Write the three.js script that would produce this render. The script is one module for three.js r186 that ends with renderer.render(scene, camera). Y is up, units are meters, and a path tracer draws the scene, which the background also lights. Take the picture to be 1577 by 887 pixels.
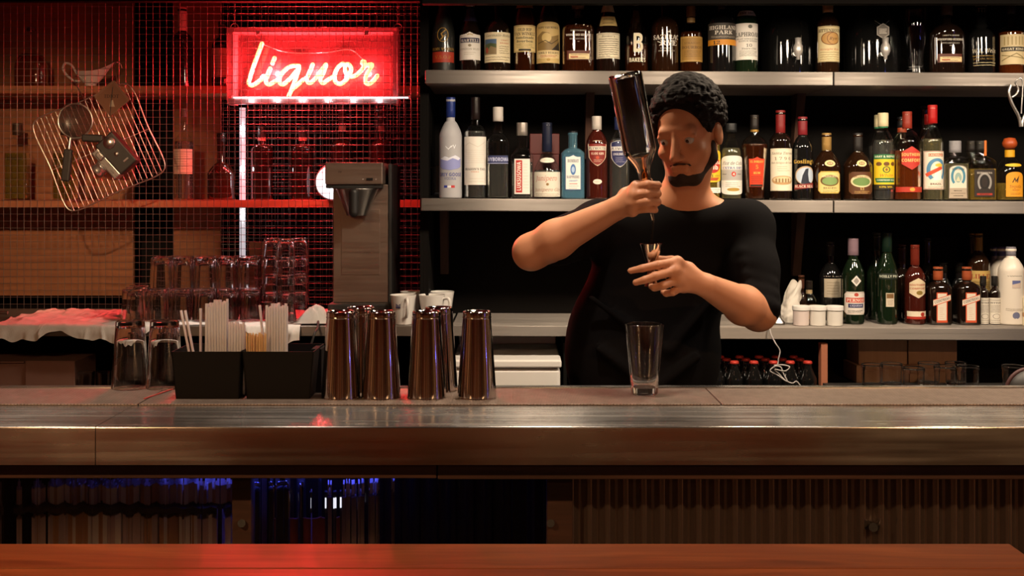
import * as THREE from 'three';
import { mergeGeometries } from 'three/addons/utils/BufferGeometryUtils.js';
import { RoundedBoxGeometry } from 'three/addons/geometries/RoundedBoxGeometry.js';
import { RectAreaLightUniformsLib } from 'three/addons/lights/RectAreaLightUniformsLib.js';

// ---------- camera, exposure, large lights ----------
const F = 1750, EYE = 1.51, HZ = 300;          // focal length in pixels of the 1577x887 frame, eye height, row of the horizon
const scene = new THREE.Scene();
scene.background = new THREE.Color(0, 0, 0);   // closed room: no sky
const camera = new THREE.PerspectiveCamera(2 * Math.atan(443.5 / F) * 180 / Math.PI, 1577 / 887, 0.05, 60);
camera.position.set(0, EYE, 0);
camera.lookAt(0, EYE, -1);
camera.setViewOffset(1577, 887, 0, 443.5 - HZ, 1577, 887);
const renderer = new THREE.WebGLRenderer({ antialias: true });
renderer.toneMapping = THREE.LinearToneMapping;
renderer.toneMappingExposure = 1.0;
renderer.shadowMap.enabled = true;
RectAreaLightUniformsLib.init();

const SPOT_I = 3.4, DOWN_I = 3.4, PENDANT_I = 6.0, NEON_I = 1.9, LEFT_I = 17, BLUE_I = 0.05, INNER_I = 0.03;      // lamp strengths (used in the lamps' builders)

// ---------- helpers ----------
let seed = 7;
const rnd = () => { seed = (seed * 1664525 + 1013904223) >>> 0; return seed / 4294967296; };
const rr = (a, b) => a + (b - a) * rnd();
const V = (x, y, z) => new THREE.Vector3(x, y, z);
const S = (d) => d / F;
const PX = (px, d) => (px - 788.5) * d / F;
const PY = (py, d) => EYE - (py - HZ) * d / F;
const P = (px, py, d) => V(PX(px, d), PY(py, d), -d);
const taken = {};
function numbered(n) { const k = taken[n] || 0; taken[n] = k + 1; return k ? n + '_' + String(k).padStart(3, '0') : n; }
function thing(name, label, category, pos, group) {
  const g = new THREE.Group(); g.name = numbered(name); g.userData = { label, category };
  if (group) g.userData.group = group;
  if (pos) g.position.copy(pos);
  scene.add(g); return g;
}
function solo(name, label, category, geo, mat, group) {
  const m = new THREE.Mesh(geo, mat); m.name = numbered(name); m.userData = { label, category };
  if (group) m.userData.group = group;
  scene.add(m); return m;
}
function part(parent, name, geo, mat, label) {
  const m = new THREE.Mesh(geo, mat); m.name = name; if (label) m.userData.label = label; parent.add(m); return m;
}
function struct(name, geo, mat, label) {
  const m = new THREE.Mesh(geo, mat); m.name = name; m.userData = { kind: 'structure' }; if (label) m.userData.label = label; scene.add(m); return m;
}
const box = (x0, x1, y0, y1, z0, z1, r = 0) => {
  const w = Math.abs(x1 - x0), h = Math.abs(y1 - y0), d = Math.abs(z1 - z0);
  const g = r ? new RoundedBoxGeometry(w, h, d, 2, Math.min(r, w / 2.01, h / 2.01, d / 2.01)) : new THREE.BoxGeometry(w, h, d);
  return g.translate((x0 + x1) / 2, (y0 + y1) / 2, (z0 + z1) / 2);
};
const lathe = (pts, seg = 28) => new THREE.LatheGeometry(pts.map((p) => new THREE.Vector2(Math.max(p[0], 0), p[1])), seg);
const tube = (pts, r, seg = 0, rad = 6, closed = false) => {
  const c = new THREE.CatmullRomCurve3(pts, closed, 'centripetal');
  return new THREE.TubeGeometry(c, seg || pts.length * 6, r, rad, closed);
};
function rod(a, b, r, rad = 6, r2) {
  const l = a.distanceTo(b), g = new THREE.CylinderGeometry(r2 ?? r, r, l, rad);
  g.translate(0, l / 2, 0);
  g.applyQuaternion(new THREE.Quaternion().setFromUnitVectors(V(0, 1, 0), b.clone().sub(a).normalize()));
  return g.translate(a.x, a.y, a.z);
}
const clean = (g) => { const n = g.index ? g.toNonIndexed() : g; for (const k of Object.keys(n.attributes)) if (!['position', 'normal', 'uv'].includes(k)) n.deleteAttribute(k); return n; };
const merge = (gs) => mergeGeometries(gs.map(clean));
// metres as texture coordinates, by the way each face points
function uvMetres(g0, k = 1, ox = 0, oy = 0) {
  const g = clean(g0), p = g.attributes.position, n = g.attributes.normal, uv = new Float32Array(p.count * 2);
  for (let i = 0; i < p.count; i++) {
    const ax = Math.abs(n.getX(i)), ay = Math.abs(n.getY(i)), az = Math.abs(n.getZ(i));
    const x = p.getX(i), y = p.getY(i), z = p.getZ(i);
    const [u, v] = ay >= ax && ay >= az ? [x, z] : ax > az ? [z, y] : [x, y];
    uv[i * 2] = (u + ox) * k; uv[i * 2 + 1] = (v + oy) * k;
  }
  g.setAttribute('uv', new THREE.BufferAttribute(uv, 2)); return g;
}

// ---------- noise and textures ----------
function hash(x, y, s) { let h = (x * 374761393 + y * 668265263 + s * 2147483647) | 0; h = Math.imul(h ^ (h >>> 13), 1274126177); return ((h ^ (h >>> 16)) >>> 0) / 4294967296; }
function vnoise(x, y, px, py, s) {           // tiles with period px, py
  const xi = Math.floor(x), yi = Math.floor(y), fx = x - xi, fy = y - yi, u = fx * fx * (3 - 2 * fx), v = fy * fy * (3 - 2 * fy);
  const h = (a, b) => hash(((a % px) + px) % px, ((b % py) + py) % py, s);
  return (h(xi, yi) * (1 - u) + h(xi + 1, yi) * u) * (1 - v) + (h(xi, yi + 1) * (1 - u) + h(xi + 1, yi + 1) * u) * v;
}
function fbm(u, v, fx, fy, oct, s) { let a = 0.5, t = 0, n = 0; for (let i = 0; i < oct; i++) { t += a * vnoise(u * fx, v * fy, fx, fy, s + i); n += a; a *= 0.55; fx *= 2; fy *= 2; } return t / n; }
function dataTex(w, h, fn, srgb) {
  const d = new Uint8Array(w * h * 4);
  for (let y = 0; y < h; y++) for (let x = 0; x < w; x++) {
    const c = fn(x / w, y / h), o = (y * w + x) * 4;
    for (let k = 0; k < 3; k++) d[o + k] = Math.max(0, Math.min(255, Math.round(255 * (c.length ? c[k] : c))));
    d[o + 3] = 255;
  }
  const t = new THREE.DataTexture(d, w, h); t.wrapS = t.wrapT = THREE.RepeatWrapping; t.magFilter = THREE.LinearFilter; t.minFilter = THREE.LinearMipmapLinearFilter; t.generateMipmaps = true;
  if (srgb) t.colorSpace = THREE.SRGBColorSpace; t.needsUpdate = true; return t;
}
const lerp3 = (a, b, t) => [0, 1, 2].map((k) => a[k] + (b[k] - a[k]) * t);
const woodTex = (dark, light, s) => dataTex(512, 512, (u, v) => {
  const warp = fbm(u, v, 3, 6, 3, s), g = fbm(u, v + warp * 0.08, 4, 60, 3, s + 9), f = fbm(u, v, 10, 200, 2, s + 20), b = fbm(u, v, 3, 4, 3, s + 31);
  let t = 0.45 * g + 0.25 * f + 0.45 * b - 0.1; t += 0.25 * Math.sin((v + warp * 0.2) * 60) * (g - 0.4);
  return lerp3(dark, light, Math.max(0, Math.min(1, t)));
}, true);
const T = {
  table: woodTex([0.35, 0.175, 0.085], [0.68, 0.40, 0.22], 3),
  darkwood: woodTex([0.16, 0.095, 0.065], [0.34, 0.21, 0.15], 40),
  board: woodTex([0.48, 0.30, 0.19], [0.66, 0.43, 0.28], 60),
  grain: dataTex(512, 512, (u, v) => fbm(u, v, 4, 60, 3, 12)),
  brush: dataTex(512, 512, (u, v) => 0.35 + 0.3 * fbm(u, v, 4, 128, 2, 5) + 0.35 * fbm(u, v, 5, 7, 4, 77)),
  scratch: dataTex(512, 512, (u, v) => fbm(u, v, 3, 170, 2, 91)),
  mat: dataTex(256, 256, (u, v) => { const a = Math.cos(u * Math.PI * 32) * Math.cos(v * Math.PI * 32); return a > 0.45 ? 0.1 : 1; }),
  matcol: dataTex(256, 256, (u, v) => { const a = Math.cos(u * Math.PI * 32) * Math.cos(v * Math.PI * 32), n = fbm(u, v, 8, 8, 3, 55); return a > 0.45 ? [0.10, 0.085, 0.08] : lerp3([0.50, 0.44, 0.40], [0.62, 0.55, 0.50], n); }, true),
  cloth: dataTex(256, 256, (u, v) => 0.5 + 0.25 * Math.sin(u * Math.PI * 128) + 0.25 * Math.sin(v * Math.PI * 128)),
  card: dataTex(256, 256, (u, v) => lerp3([0.62, 0.47, 0.35], [0.72, 0.56, 0.43], 0.5 * fbm(u, v, 60, 3, 2, 8) + 0.5 * fbm(u, v, 4, 4, 3, 18)), true),
  plaster: dataTex(256, 256, (u, v) => fbm(u, v, 6, 6, 5, 33)),
};

// ---------- materials ----------
const std = (o) => new THREE.MeshStandardMaterial(o), phy = (o) => new THREE.MeshPhysicalMaterial(o);
const C = (r, g, b) => new THREE.Color(r, g, b);
const M = {
  barSteel: phy({ color: C(0.52, 0.49, 0.46), metalness: 1, roughness: 0.36, roughnessMap: T.brush, anisotropy: 0.7, anisotropyRotation: Math.PI / 2, bumpMap: T.scratch, bumpScale: 0.00005 }),
  shelfSteel: phy({ color: C(0.31, 0.28, 0.257), metalness: 1, roughness: 0.80, roughnessMap: T.brush, anisotropy: 0.8, anisotropyRotation: Math.PI / 2 }),
  plainSteel: std({ color: C(0.55, 0.53, 0.51), metalness: 1, roughness: 0.3 }),
  brewSteel: std({ color: C(0.38, 0.29, 0.24), metalness: 0.9, roughness: 0.55, roughnessMap: T.brush }),
  chrome: std({ color: C(0.72, 0.69, 0.66), metalness: 1, roughness: 0.09 }),
  tin: std({ color: C(0.68, 0.63, 0.58), metalness: 1, roughness: 0.06 }),
  wire: std({ color: C(0.16, 0.14, 0.13), metalness: 0.7, roughness: 0.45 }),
  galv: std({ color: C(0.5, 0.49, 0.48), metalness: 0.9, roughness: 0.45, roughnessMap: T.brush }),
  matSteel: std({ map: T.matcol, metalness: 0.8, roughness: 0.5, bumpMap: T.mat, bumpScale: 0.0012 }),
  black: phy({ color: C(0.006, 0.0055, 0.005), roughness: 0.85, specularIntensity: 0.2 }),
  blackGloss: std({ color: C(0.012, 0.011, 0.011), roughness: 0.3 }),
  blackPlastic: std({ color: C(0.018, 0.016, 0.015), roughness: 0.5 }),
  table: phy({ map: T.table, roughness: 0.46, bumpMap: T.grain, bumpScale: 0.0005, specularIntensity: 0.5 }),
  darkwood: std({ map: T.darkwood, roughness: 0.6, bumpMap: T.grain, bumpScale: 0.0006 }),
  board: std({ map: T.board, roughness: 0.65, bumpMap: T.grain, bumpScale: 0.0003 }),
  redwood: std({ color: C(0.36, 0.13, 0.07), roughness: 0.6, bumpMap: T.grain, bumpScale: 0.0004 }),
  card: std({ map: T.card, roughness: 0.9 }),
  darkwall: phy({ color: C(0.006, 0.005, 0.0045), roughness: 0.85, specularIntensity: 0.15, bumpMap: T.plaster, bumpScale: 0.001 }),
  warmwall: std({ color: C(0.27, 0.175, 0.12), roughness: 0.8, bumpMap: T.plaster, bumpScale: 0.002 }),
  floor: std({ color: C(0.06, 0.045, 0.035), roughness: 0.55, bumpMap: T.plaster, bumpScale: 0.001 }),
  ceiling: std({ color: C(0.05, 0.04, 0.035), roughness: 0.9, bumpMap: T.plaster, bumpScale: 0.002 }),
  glass: phy({ color: 0xffffff, roughness: 0.0, transmission: 1, ior: 1.5, thickness: 0.004 }),
  pane: phy({ color: C(0.94, 0.96, 0.95), roughness: 0.02, transmission: 1, ior: 1.5, thickness: 0 }),
  white: std({ color: C(0.82, 0.80, 0.77), roughness: 0.5 }),
  china: phy({ color: C(0.78, 0.75, 0.72), roughness: 0.25, clearcoat: 0.5, clearcoatRoughness: 0.1 }),
  towel: std({ color: C(0.72, 0.68, 0.65), roughness: 0.95, bumpMap: T.cloth, bumpScale: 0.0006, side: THREE.DoubleSide }),
  paper: std({ color: C(0.70, 0.66, 0.60), roughness: 0.9, side: THREE.DoubleSide }),
  straw: phy({ color: C(0.93, 0.93, 0.96), roughness: 0.6, transmission: 0.5, thickness: 0, side: THREE.DoubleSide }),
  pick: std({ color: C(0.72, 0.50, 0.25), roughness: 0.7 }),
  skin: phy({ color: C(0.56, 0.245, 0.125), roughness: 0.5, sheen: 0.1, sheenColor: C(0.6, 0.3, 0.2) }),
  hair: phy({ color: C(0.010, 0.007, 0.006), roughness: 0.8, specularIntensity: 0.35, bumpMap: T.grain, bumpScale: 0.001 }),
  shirt: phy({ color: C(0.006, 0.0055, 0.006), roughness: 0.9, specularIntensity: 0.15 }),
  trousers: std({ color: C(0.02, 0.02, 0.026), roughness: 0.9 }),
};
const glow = (r, g, b, base = C(0.8, 0.8, 0.8)) => std({ color: base, roughness: 0.4, emissive: C(1, 1, 1).setRGB(r, g, b), emissiveIntensity: 1 });

// ---------- the room ----------
const RX = 3.2, RZ = 2.6, RB = -5.2, RH = 2.75;
struct('floor', uvMetres(box(-RX, RX, -0.1, 0, RB, RZ)), M.floor);
struct('ceiling', uvMetres(box(-RX, RX, RH, RH + 0.1, RB, RZ)), M.ceiling);
struct('wall_left', uvMetres(box(-RX - 0.1, -RX, 0, RH, RB, RZ)), M.warmwall);
struct('wall_right', uvMetres(box(RX, RX + 0.1, 0, RH, RB, RZ)), M.warmwall);
struct('wall_front', uvMetres(box(-RX, RX, 0, RH, RZ, RZ + 0.1)), M.warmwall);
struct('wall_back', uvMetres(box(-RX, RX, 0, RH, RB - 0.1, RB)), M.darkwall);
// wall pilasters on the guests' side, mirrored as upright bands in the polished tins
{
  const tones = [std({ color: C(0.62, 0.55, 0.47), roughness: 0.7 }), M.black, std({ color: C(0.45, 0.26, 0.15), roughness: 0.7 }), M.black];
  let k = 5;
  for (let i = 0; i < 13; i++) { const x = -3.0 + i * 0.5 + rr(-0.1, 0.1), w = rr(0.08, 0.2); struct('trim_' + k++, box(x - w / 2, x + w / 2, 0, RH, RZ - 0.06, RZ), tones[i % 4]); }
  for (const s of [-1, 1]) for (let i = 0; i < 6; i++) { const z = 2.0 - i * 0.62 + rr(-0.1, 0.1), w = rr(0.08, 0.2); struct('trim_' + k++, box(s * RX - s * 0.06, s * RX, 0, RH, z - w / 2, z + w / 2), tones[(i + (s > 0 ? 1 : 0)) % 4]); }
}
// dark wall carrying the right-hand bottle shelves, and its return beside the wire cage
const XS = PX(668, 4.2);
struct('wall_shelf', uvMetres(box(XS, RX, 0, RH, -4.36, -4.26)), M.darkwall);
struct('trim_1', box(XS - 0.03, XS, 0, RH, -4.36, -3.94), M.darkwall);
// valance board above the bottle shelves and above the cage
struct('trim_2', box(XS, RX, PY(7, 3.68), RH, -3.70, -3.66), M.darkwall);
struct('trim_3', box(-RX, XS - 0.03, PY(3, 4.40), RH, -4.42, -4.38), M.darkwall);

// ---------- front table ----------
{
  const yT = 0.98, dB = F * (EYE - yT) / (837 - HZ), x1 = PX(1555, dB), x0 = -1.25;
  const t = thing('plank_table', 'long reddish brown wooden plank table in front of the bar', 'table');
  const d2 = F * (EYE - yT) / (875 - HZ);
  const rows = [[dB, d2 + 0.0006], [d2 - 0.0012, d2 - 0.16], [d2 - 0.1615, d2 - 0.32], [d2 - 0.3215, d2 - 0.48]];
  rows.forEach(([a, b], i) => part(t, 'plank', uvMetres(box(x0, x1, yT - 0.045, yT, -a, -b, 0.0025), 0.9, i * 0.37, i * 0.213), M.table));
  const zf = -(d2 - 0.44), zb = -(dB - 0.04);
  for (const x of [x0 + 0.08, x1 - 0.08]) for (const z of [zb - 0.0, zf]) part(t, 'leg', uvMetres(box(x - 0.035, x + 0.035, 0, yT - 0.045, z - 0.035, z + 0.035, 0.004)), M.table);
  part(t, 'apron', uvMetres(box(x0 + 0.08, x1 - 0.08, yT - 0.14, yT - 0.045, zb - 0.01, zb + 0.012)), M.table);
}

// ---------- the bar ----------
const BT = 1.07, dF = F * (EYE - BT) / (657 - HZ), dM = F * (EYE - BT) / (625 - HZ), dR = F * (EYE - BT) / (597.5 - HZ);
const barL = -2.2, barR = 2.3;
{
  const bar = thing('bar_counter', 'long stainless steel topped bar with corrugated sheet front', 'bar counter');
  // folded sheet: rounded front edge, extruded along x
  const sect = (x0, x1) => {
    const sh = new THREE.Shape(), yb = PY(716, dF), r = 0.004;
    sh.moveTo(dF, yb); sh.lineTo(dF, BT - r); sh.quadraticCurveTo(dF, BT, dF + r, BT); sh.lineTo(dR - 0.025, BT);
    sh.lineTo(dR - 0.024, BT + 0.006); sh.lineTo(dR, BT + 0.006); sh.lineTo(dR, yb); sh.lineTo(dF, yb);
    const g = new THREE.ExtrudeGeometry(sh, { depth: x1 - x0, bevelEnabled: false, curveSegments: 5 });
    g.rotateY(Math.PI / 2);              // shape x -> -z, extrusion -> +x
    g.translate(x0, 0, 0);
    return uvMetres(g, 1);
  };
  const seam = PX(147, dF);
  part(bar, 'steel_section', sect(barL, seam - 0.0008), M.barSteel);
  part(bar, 'steel_section', sect(seam + 0.0008, barR), M.barSteel);
  const yb = PY(716, dF), s2 = PX(673, dF + 0.03), yw = PY(737, dF + 0.03);
  part(bar, 'wood_rail', uvMetres(box(barL, s2 - 0.001, yw, yb, -(dF + 0.03), -(dF + 0.075), 0.002)), M.darkwood);
  part(bar, 'wood_rail', uvMetres(box(s2 + 0.001, barR, yw - 0.002, yb, -(dF + 0.031), -(dF + 0.075), 0.002), 1, 0.4, 0.3), M.darkwood);
  const dP = dF + 0.10;
  // corrugated sheets
  const corr = (x0, x1, pitch, amp, z, th) => {
    const n = Math.round((x1 - x0) / pitch * 12), pos = [], idx = [], y0 = 0.12, y1 = yw + 0.01;
    for (let i = 0; i <= n; i++) {
      const x = x0 + (x1 - x0) * i / n, w = Math.sin((x / pitch) * 2 * Math.PI), zz = z + amp * Math.sign(w) * Math.pow(Math.abs(w), 0.7);
      pos.push(x, y0, zz, x, y1, zz);
      if (i < n) { const a = i * 2; idx.push(a, a + 2, a + 1, a + 1, a + 2, a + 3); }
    }
    if (th) { const m = pos.length / 3; for (let i = 0; i <= n; i++) { const x = x0 + (x1 - x0) * i / n; pos.push(x, y0, z - th, x, y1, z - th); if (i < n) { const a = m + i * 2, f = i * 2; idx.push(a, a + 1, a + 2, a + 1, a + 3, a + 2, f, a, f + 2, f + 2, a, a + 2, f + 1, f + 3, a + 1, f + 3, a + 3, a + 1); } } idx.push(0, 1, m, 1, m + 1, m); const e = n * 2; idx.push(e, m + e, e + 1, e + 1, m + e, m + e + 1); }
    const g = new THREE.BufferGeometry(); g.setAttribute('position', new THREE.Float32BufferAttribute(pos, 3)); g.setIndex(idx);
    if (!th) { g.computeVertexNormals(); return g; }
    const q = g.toNonIndexed(); q.computeVertexNormals(); return q;
  };
  const xp = PX(840, dP), clearM = phy({ color: C(0.75, 0.70, 0.68), roughness: 0.03, transmission: 1, ior: 1.28, thickness: 0.01 });
  const sheetM = std({ color: C(0.36, 0.29, 0.26), metalness: 0.9, roughness: 0.24, roughnessMap: T.brush, side: THREE.DoubleSide });
  part(bar, 'clear_panel', corr(barL, xp, 0.0365, 0.005, -dP - 0.014, 0.012), clearM, 'clear corrugated plastic sheet with goods behind it');
  part(bar, 'corrugated_panel', corr(xp + 0.04, barR, 0.0365, 0.0085, -dP - 0.02), sheetM, 'brownish corrugated metal sheet');
  for (const [x, w] of [[372, 30], [862, 40]]) {
    const p = part(bar, 'post', uvMetres(box(PX(x - w / 2, dP), PX(x + w / 2, dP), 0, yb, -dP + 0.0, -dP - 0.06 - (w > 35 ? 0 : 0.02), 0.002)), M.darkwood);
    part(p, 'bolt', rod(P(x - (w > 35 ? 14 : 0), 806, dP + 0.001), P(x - (w > 35 ? 14 : 0), 806, dP - 0.008), 0.008, 10), M.blackGloss);
  }
  part(bar, 'bolt', rod(P(1345, 812, dP + 0.02), P(1345, 812, dP - 0.004), 0.009, 12), M.blackGloss);
  part(bar, 'base_board', box(barL, barR, 0, 0.12, -dP - 0.03, -dP + 0.005), M.black);
  part(bar, 'rear_panel', box(barL, barR, 0, yb, -dR + 0.005, -dR + 0.02), M.black);
  part(bar, 'inner_floor', box(barL, xp, 0.60, 0.62, -dR + 0.02, -dP - 0.045), M.black);
  part(bar, 'rear_panel', box(xp, xp + 0.02, 0.0, yb, -dR + 0.02, -dP - 0.045), M.black);
  // drip mats lying in the rear of the top
  const mats = [[barL + 0.02, PX(212, dM)], [PX(214, dM), PX(1110, dM)], [PX(1112, dM), barR - 0.02]];
  const names = ['perforated steel drip mat at the left end of the bar', 'perforated steel drip mat under the shakers and pint glass', 'perforated steel drip mat at the right end of the bar'];
  mats.forEach(([a, b], i) => solo('drip_mat', names[i], 'drip mat', uvMetres(box(a, b, BT + 0.0002, BT + 0.004, -dM, -dR + 0.027, 0.001), 9), M.matSteel, 'drip mats along the bar'));
}

// goods inside the bar, seen through the clear sheet
{
  const dG = 2.40, y0 = 0.6205;
  const shelfY = PY(776, dG);
  solo('under_bar_shelf', 'dark shelf board inside the bar below the paper stacks', 'shelf', box(PX(20, dG), PX(345, dG), shelfY - 0.012, shelfY, -dR + 0.021, -dG + 0.03), M.blackPlastic);
  const tones = [std({ color: C(0.5, 0.38, 0.36), roughness: 0.9 }), M.paper, M.card, std({ color: C(0.42, 0.33, 0.32), roughness: 0.9 })];
  let x = 36, k = 0;
  while (x < 335) {
    const w = rr(16, 42), hi = rr(0.030, 0.044);
    solo('paper_bundle', 'pale upright bundle of papers on the upper shelf inside the bar', 'papers', box(PX(x, dG), PX(x + w - 2, dG), shelfY + 0.0005, shelfY + hi, -dG - 0.08, -dG + rr(-0.004, 0.006), 0.002), tones[k++ % 4], 'paper bundles on the upper under-bar shelf');
    x += w;
  }
  x = 38;
  while (x < 335) {
    const w = rr(14, 46), hi = shelfY - 0.012 - y0 - rr(0.006, 0.02);
    solo('paper_stack', 'tall pale stack of menus below the shelf inside the bar', 'menus', box(PX(x, dG), PX(x + w - 2, dG), y0, y0 + hi, -dG - 0.08, -dG + rr(-0.004, 0.006), 0.002), tones[(k++ * 3) % 4], 'menu stacks on the under-bar floor');
    x += w;
  }
  const bin = thing('steel_bin', 'black bin with a shiny rounded steel rim under the bar', 'bin');
  const bx0 = PX(404, dG), bx1 = PX(446, dG), byT = PY(744, dG);
  part(bin, 'body', box(bx0, bx1, y0, byT - 0.006, -dG - 0.12, -dG + 0.005, 0.012), M.blackPlastic);
  part(bin, 'rim', tube([V(bx0, byT, -dG + 0.008), V(bx1 - 0.012, byT, -dG + 0.008), V(bx1, byT - 0.012, -dG + 0.008), V(bx1 + 0.002, byT - 0.07, -dG + 0.008)], 0.005, 30, 8), M.chrome);
  const tray = thing('plastic_tray', 'dark tray on the under-bar floor beside the blue lamp', 'tray');
  part(tray, 'base', box(PX(455, dG), PX(502, dG), y0, y0 + 0.004, -dG - 0.12, -dG + 0.01), M.blackPlastic);
  part(tray, 'wall', box(PX(455, dG), PX(502, dG), y0 + 0.004, PY(796, dG), -dG + 0.004, -dG + 0.01), std({ color: C(0.16, 0.02, 0.02), roughness: 0.5 }));
  const sc = thing('small_screen', 'small glowing white screen inside the bar by the blue lamp', 'screen');
  part(sc, 'case', box(PX(500, dG), PX(516, dG), PY(790, dG), PY(757, dG), -dG - 0.015, -dG, 0.002), M.blackPlastic);
  part(sc, 'display', box(PX(502, dG), PX(513, dG), PY(782, dG), PY(766, dG), -dG, -dG + 0.002), glow(1.2, 1.3, 1.5));
  part(sc, 'stand', box(PX(504, dG), PX(512, dG), y0, PY(790, dG), -dG - 0.012, -dG - 0.004), M.blackPlastic);
  for (const [a, b, yt] of [[520, 545, 765], [548, 576, 763]]) {
    const bg = thing('paper_bag', a < 530 ? 'left folded paper bag inside the bar right of the screen' : 'right folded paper bag inside the bar right of the screen', 'bag');
    part(bg, 'body', box(PX(a, dG), PX(b, dG), y0, PY(yt, dG), -dG - 0.07, -dG, 0.003), std({ color: C(0.22, 0.16, 0.15), roughness: 0.9 }));
    part(bg, 'fold', box(PX(a + 3, dG), PX(b - 3, dG), PY(yt, dG), PY(yt - 18, dG), -dG - 0.05, -dG - 0.01, 0.003), M.paper);
  }
  const lamp = thing('blue_tube_lamp', 'blue tube lamp fixed inside the bar top', 'lamp');
  part(lamp, 'housing', box(PX(300, 2.46), PX(560, 2.46), 0.985, 0.9965, -2.48, -2.44), M.blackPlastic);
  part(lamp, 'tube', rod(V(PX(305, 2.46), 0.978, -2.46), V(PX(555, 2.46), 0.978, -2.46), 0.006, 10), glow(0.1, 0.14, 1.6, C(0.3, 0.3, 0.6)));
  for (const px of [330, 420, 480, 540]) { const l = new THREE.PointLight(C(0.07, 0.09, 1), INNER_I * (px < 400 ? 0.35 : 1)); l.position.set(PX(px, 2.46), 0.968, -2.46); l.shadow.radius = 0.4; l.castShadow = true; lamp.add(l); }
}

// ---------- bottle shelves on the right ----------
const TILT = 0.0052;                                   // the shelves hang a touch lower towards the right
const SHD = 3.85, SHB = 4.26;
const shelfTop = [PY(107.5, SHD), PY(305.5, SHD), PY(501, SHD)];
const shelfX0 = [PX(655, SHD), PX(648, SHD), PX(696, SHD)];
const shelfAt = (k, X) => shelfTop[k] - TILT * (X - shelfX0[k]);
const seamX = PX(1284, SHD);
{
  const names = ['upper', 'middle', 'lower'];
  const th = [0.046, 0.042, 0.036];
  for (let k = 0; k < 3; k++) for (const side of [0, 1]) {
    let a = side ? seamX + 0.0012 : shelfX0[k], b = side ? 2.6 : seamX - 0.0012;
    if (k === 2) { a = side ? PX(1000, SHD) : shelfX0[2]; b = side ? 2.6 : PX(1000, SHD) - 0.002; }
    const t = thing('bottle_shelf', names[k] + ' stainless steel bottle shelf, ' + (k === 2 ? (side ? 'section with tubs and liqueurs right of the bartender' : 'short empty section left of the bartender') : (side ? 'section right of the seam' : 'section left of the seam')), 'shelf', null, 'steel back bar shelves');
    const len = b - a, y = shelfAt(k, (a + b) / 2), h = k === 2 && side ? 0.042 : th[k];
    const g = uvMetres(box(-len / 2, len / 2, -h, 0, -0.41 + 0.0, 0, 0.003), 1, k * 0.3, side * 0.7);
    const m = part(t, 'board', g, M.shelfSteel); t.position.set((a + b) / 2, y, -SHD); t.rotation.z = -Math.atan(TILT);
    m.position.set(0, 0, 0);
    // brackets below
    const bxs = side ? [0.35] : k === 0 ? [-len * 0.08, len / 2 - 0.03] : k === 1 ? [-len / 2 + 0.06, len / 2 - 0.03] : [];
    if (k < 2) for (const bx of bxs) {
      const s = new THREE.Shape(); s.moveTo(0.30, -h); s.lineTo(0.395, -h); s.lineTo(0.395, -h - 0.24); s.lineTo(0.37, -h - 0.24); s.lineTo(0.35, -h - 0.16); s.closePath();
      const e = new THREE.ExtrudeGeometry(s, { depth: 0.03, bevelEnabled: false }); e.rotateY(Math.PI / 2); e.translate(bx - 0.015, 0, 0);
      part(t, 'bracket', e, M.darkwood);
    }
  }
}
// lower cupboard on the right: shelf with glasses, post and boxes
{
  const yl = 0.812;
  const u = thing('under_shelf_cupboard', 'dark open cupboard below the lower bottle shelf on the right', 'cupboard');
  part(u, 'board', uvMetres(box(PX(870, 3.9), 2.6, yl - 0.025, yl, -4.255, -3.78)), M.blackPlastic);
  part(u, 'ledge', box(PX(1276, 3.7), 2.6, yl, 0.886, -3.7695, -3.57), M.blackPlastic);
  part(u, 'side_panel', box(PX(868, 3.9), PX(873, 3.9), 0, 1.0, -4.255, -3.9), M.black);
  part(u, 'plinth', box(PX(873, 3.9), 2.6, 0, yl - 0.025, -3.86, -3.82), M.black);
  part(u, 'post', uvMetres(box(PX(1264, 3.87), PX(1274, 3.87), yl, 1.005, -3.90, -3.865, 0.001)), M.redwood, 'narrow reddish wooden post');
  const cb = [[1324, 1399, 526, 562, 'left cardboard box of the upper pair behind the glass tumblers'], [1401, 1476, 526, 562, 'right cardboard box of the upper pair behind the glass tumblers'], [1319, 1395, 563, 0, 'left cardboard box of the bottom pair behind the glass tumblers'], [1397, 1470, 563, 0, 'right cardboard box of the bottom pair behind the glass tumblers']];
  const d = 4.0, mid = PY(562.5, d), y2 = 0.846;
  part(u, 'riser_board', box(PX(1276, 3.87), 2.6, yl, y2, -4.255, -3.77), M.blackPlastic);
  for (const [a, b, yt, yb, lab] of cb) {
    const t = thing('cardboard_box', lab, 'box', null, 'cardboard boxes below the lower shelf');
    const lo = yb ? mid + 0.0005 : y2 + 0.0005, hi = yb ? PY(521, d) - 0.002 : mid;
    part(t, 'carton', uvMetres(box(PX(a, d), PX(b, d), lo, hi, -d - 0.16, -d - (yb ? 0.012 : 0), 0.002), 3, a * 0.01, 0), M.card);
    part(t, 'flap', uvMetres(box(PX(a, d) + 0.002, PX(b, d) - 0.002, hi - 0.004, hi - 0.0005, -d - 0.05, -d + (yb ? -0.010 : 0.002), 0.0005), 3), M.card);
  }
}
// white chest left of the bartender
{
  const d = 3.80, t = thing('white_chest_fridge', 'white chest cooler below the short shelf left of the bartender', 'cooler');
  const a = PX(698, d), b = PX(863, d), lid = PY(563, d);
  part(t, 'body', box(a, b, 0.0, lid - 0.012, -d - 0.42, -d, 0.012), M.white);
  part(t, 'lid', box(a - 0.004, b + 0.004, lid - 0.008, lid + 0.02, -d - 0.42, -d + 0.008, 0.008), M.white);
  part(t, 'backsplash', box(a, b, lid + 0.02, lid + 0.058, -d - 0.42, -d - 0.39, 0.006), M.white);
}

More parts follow.
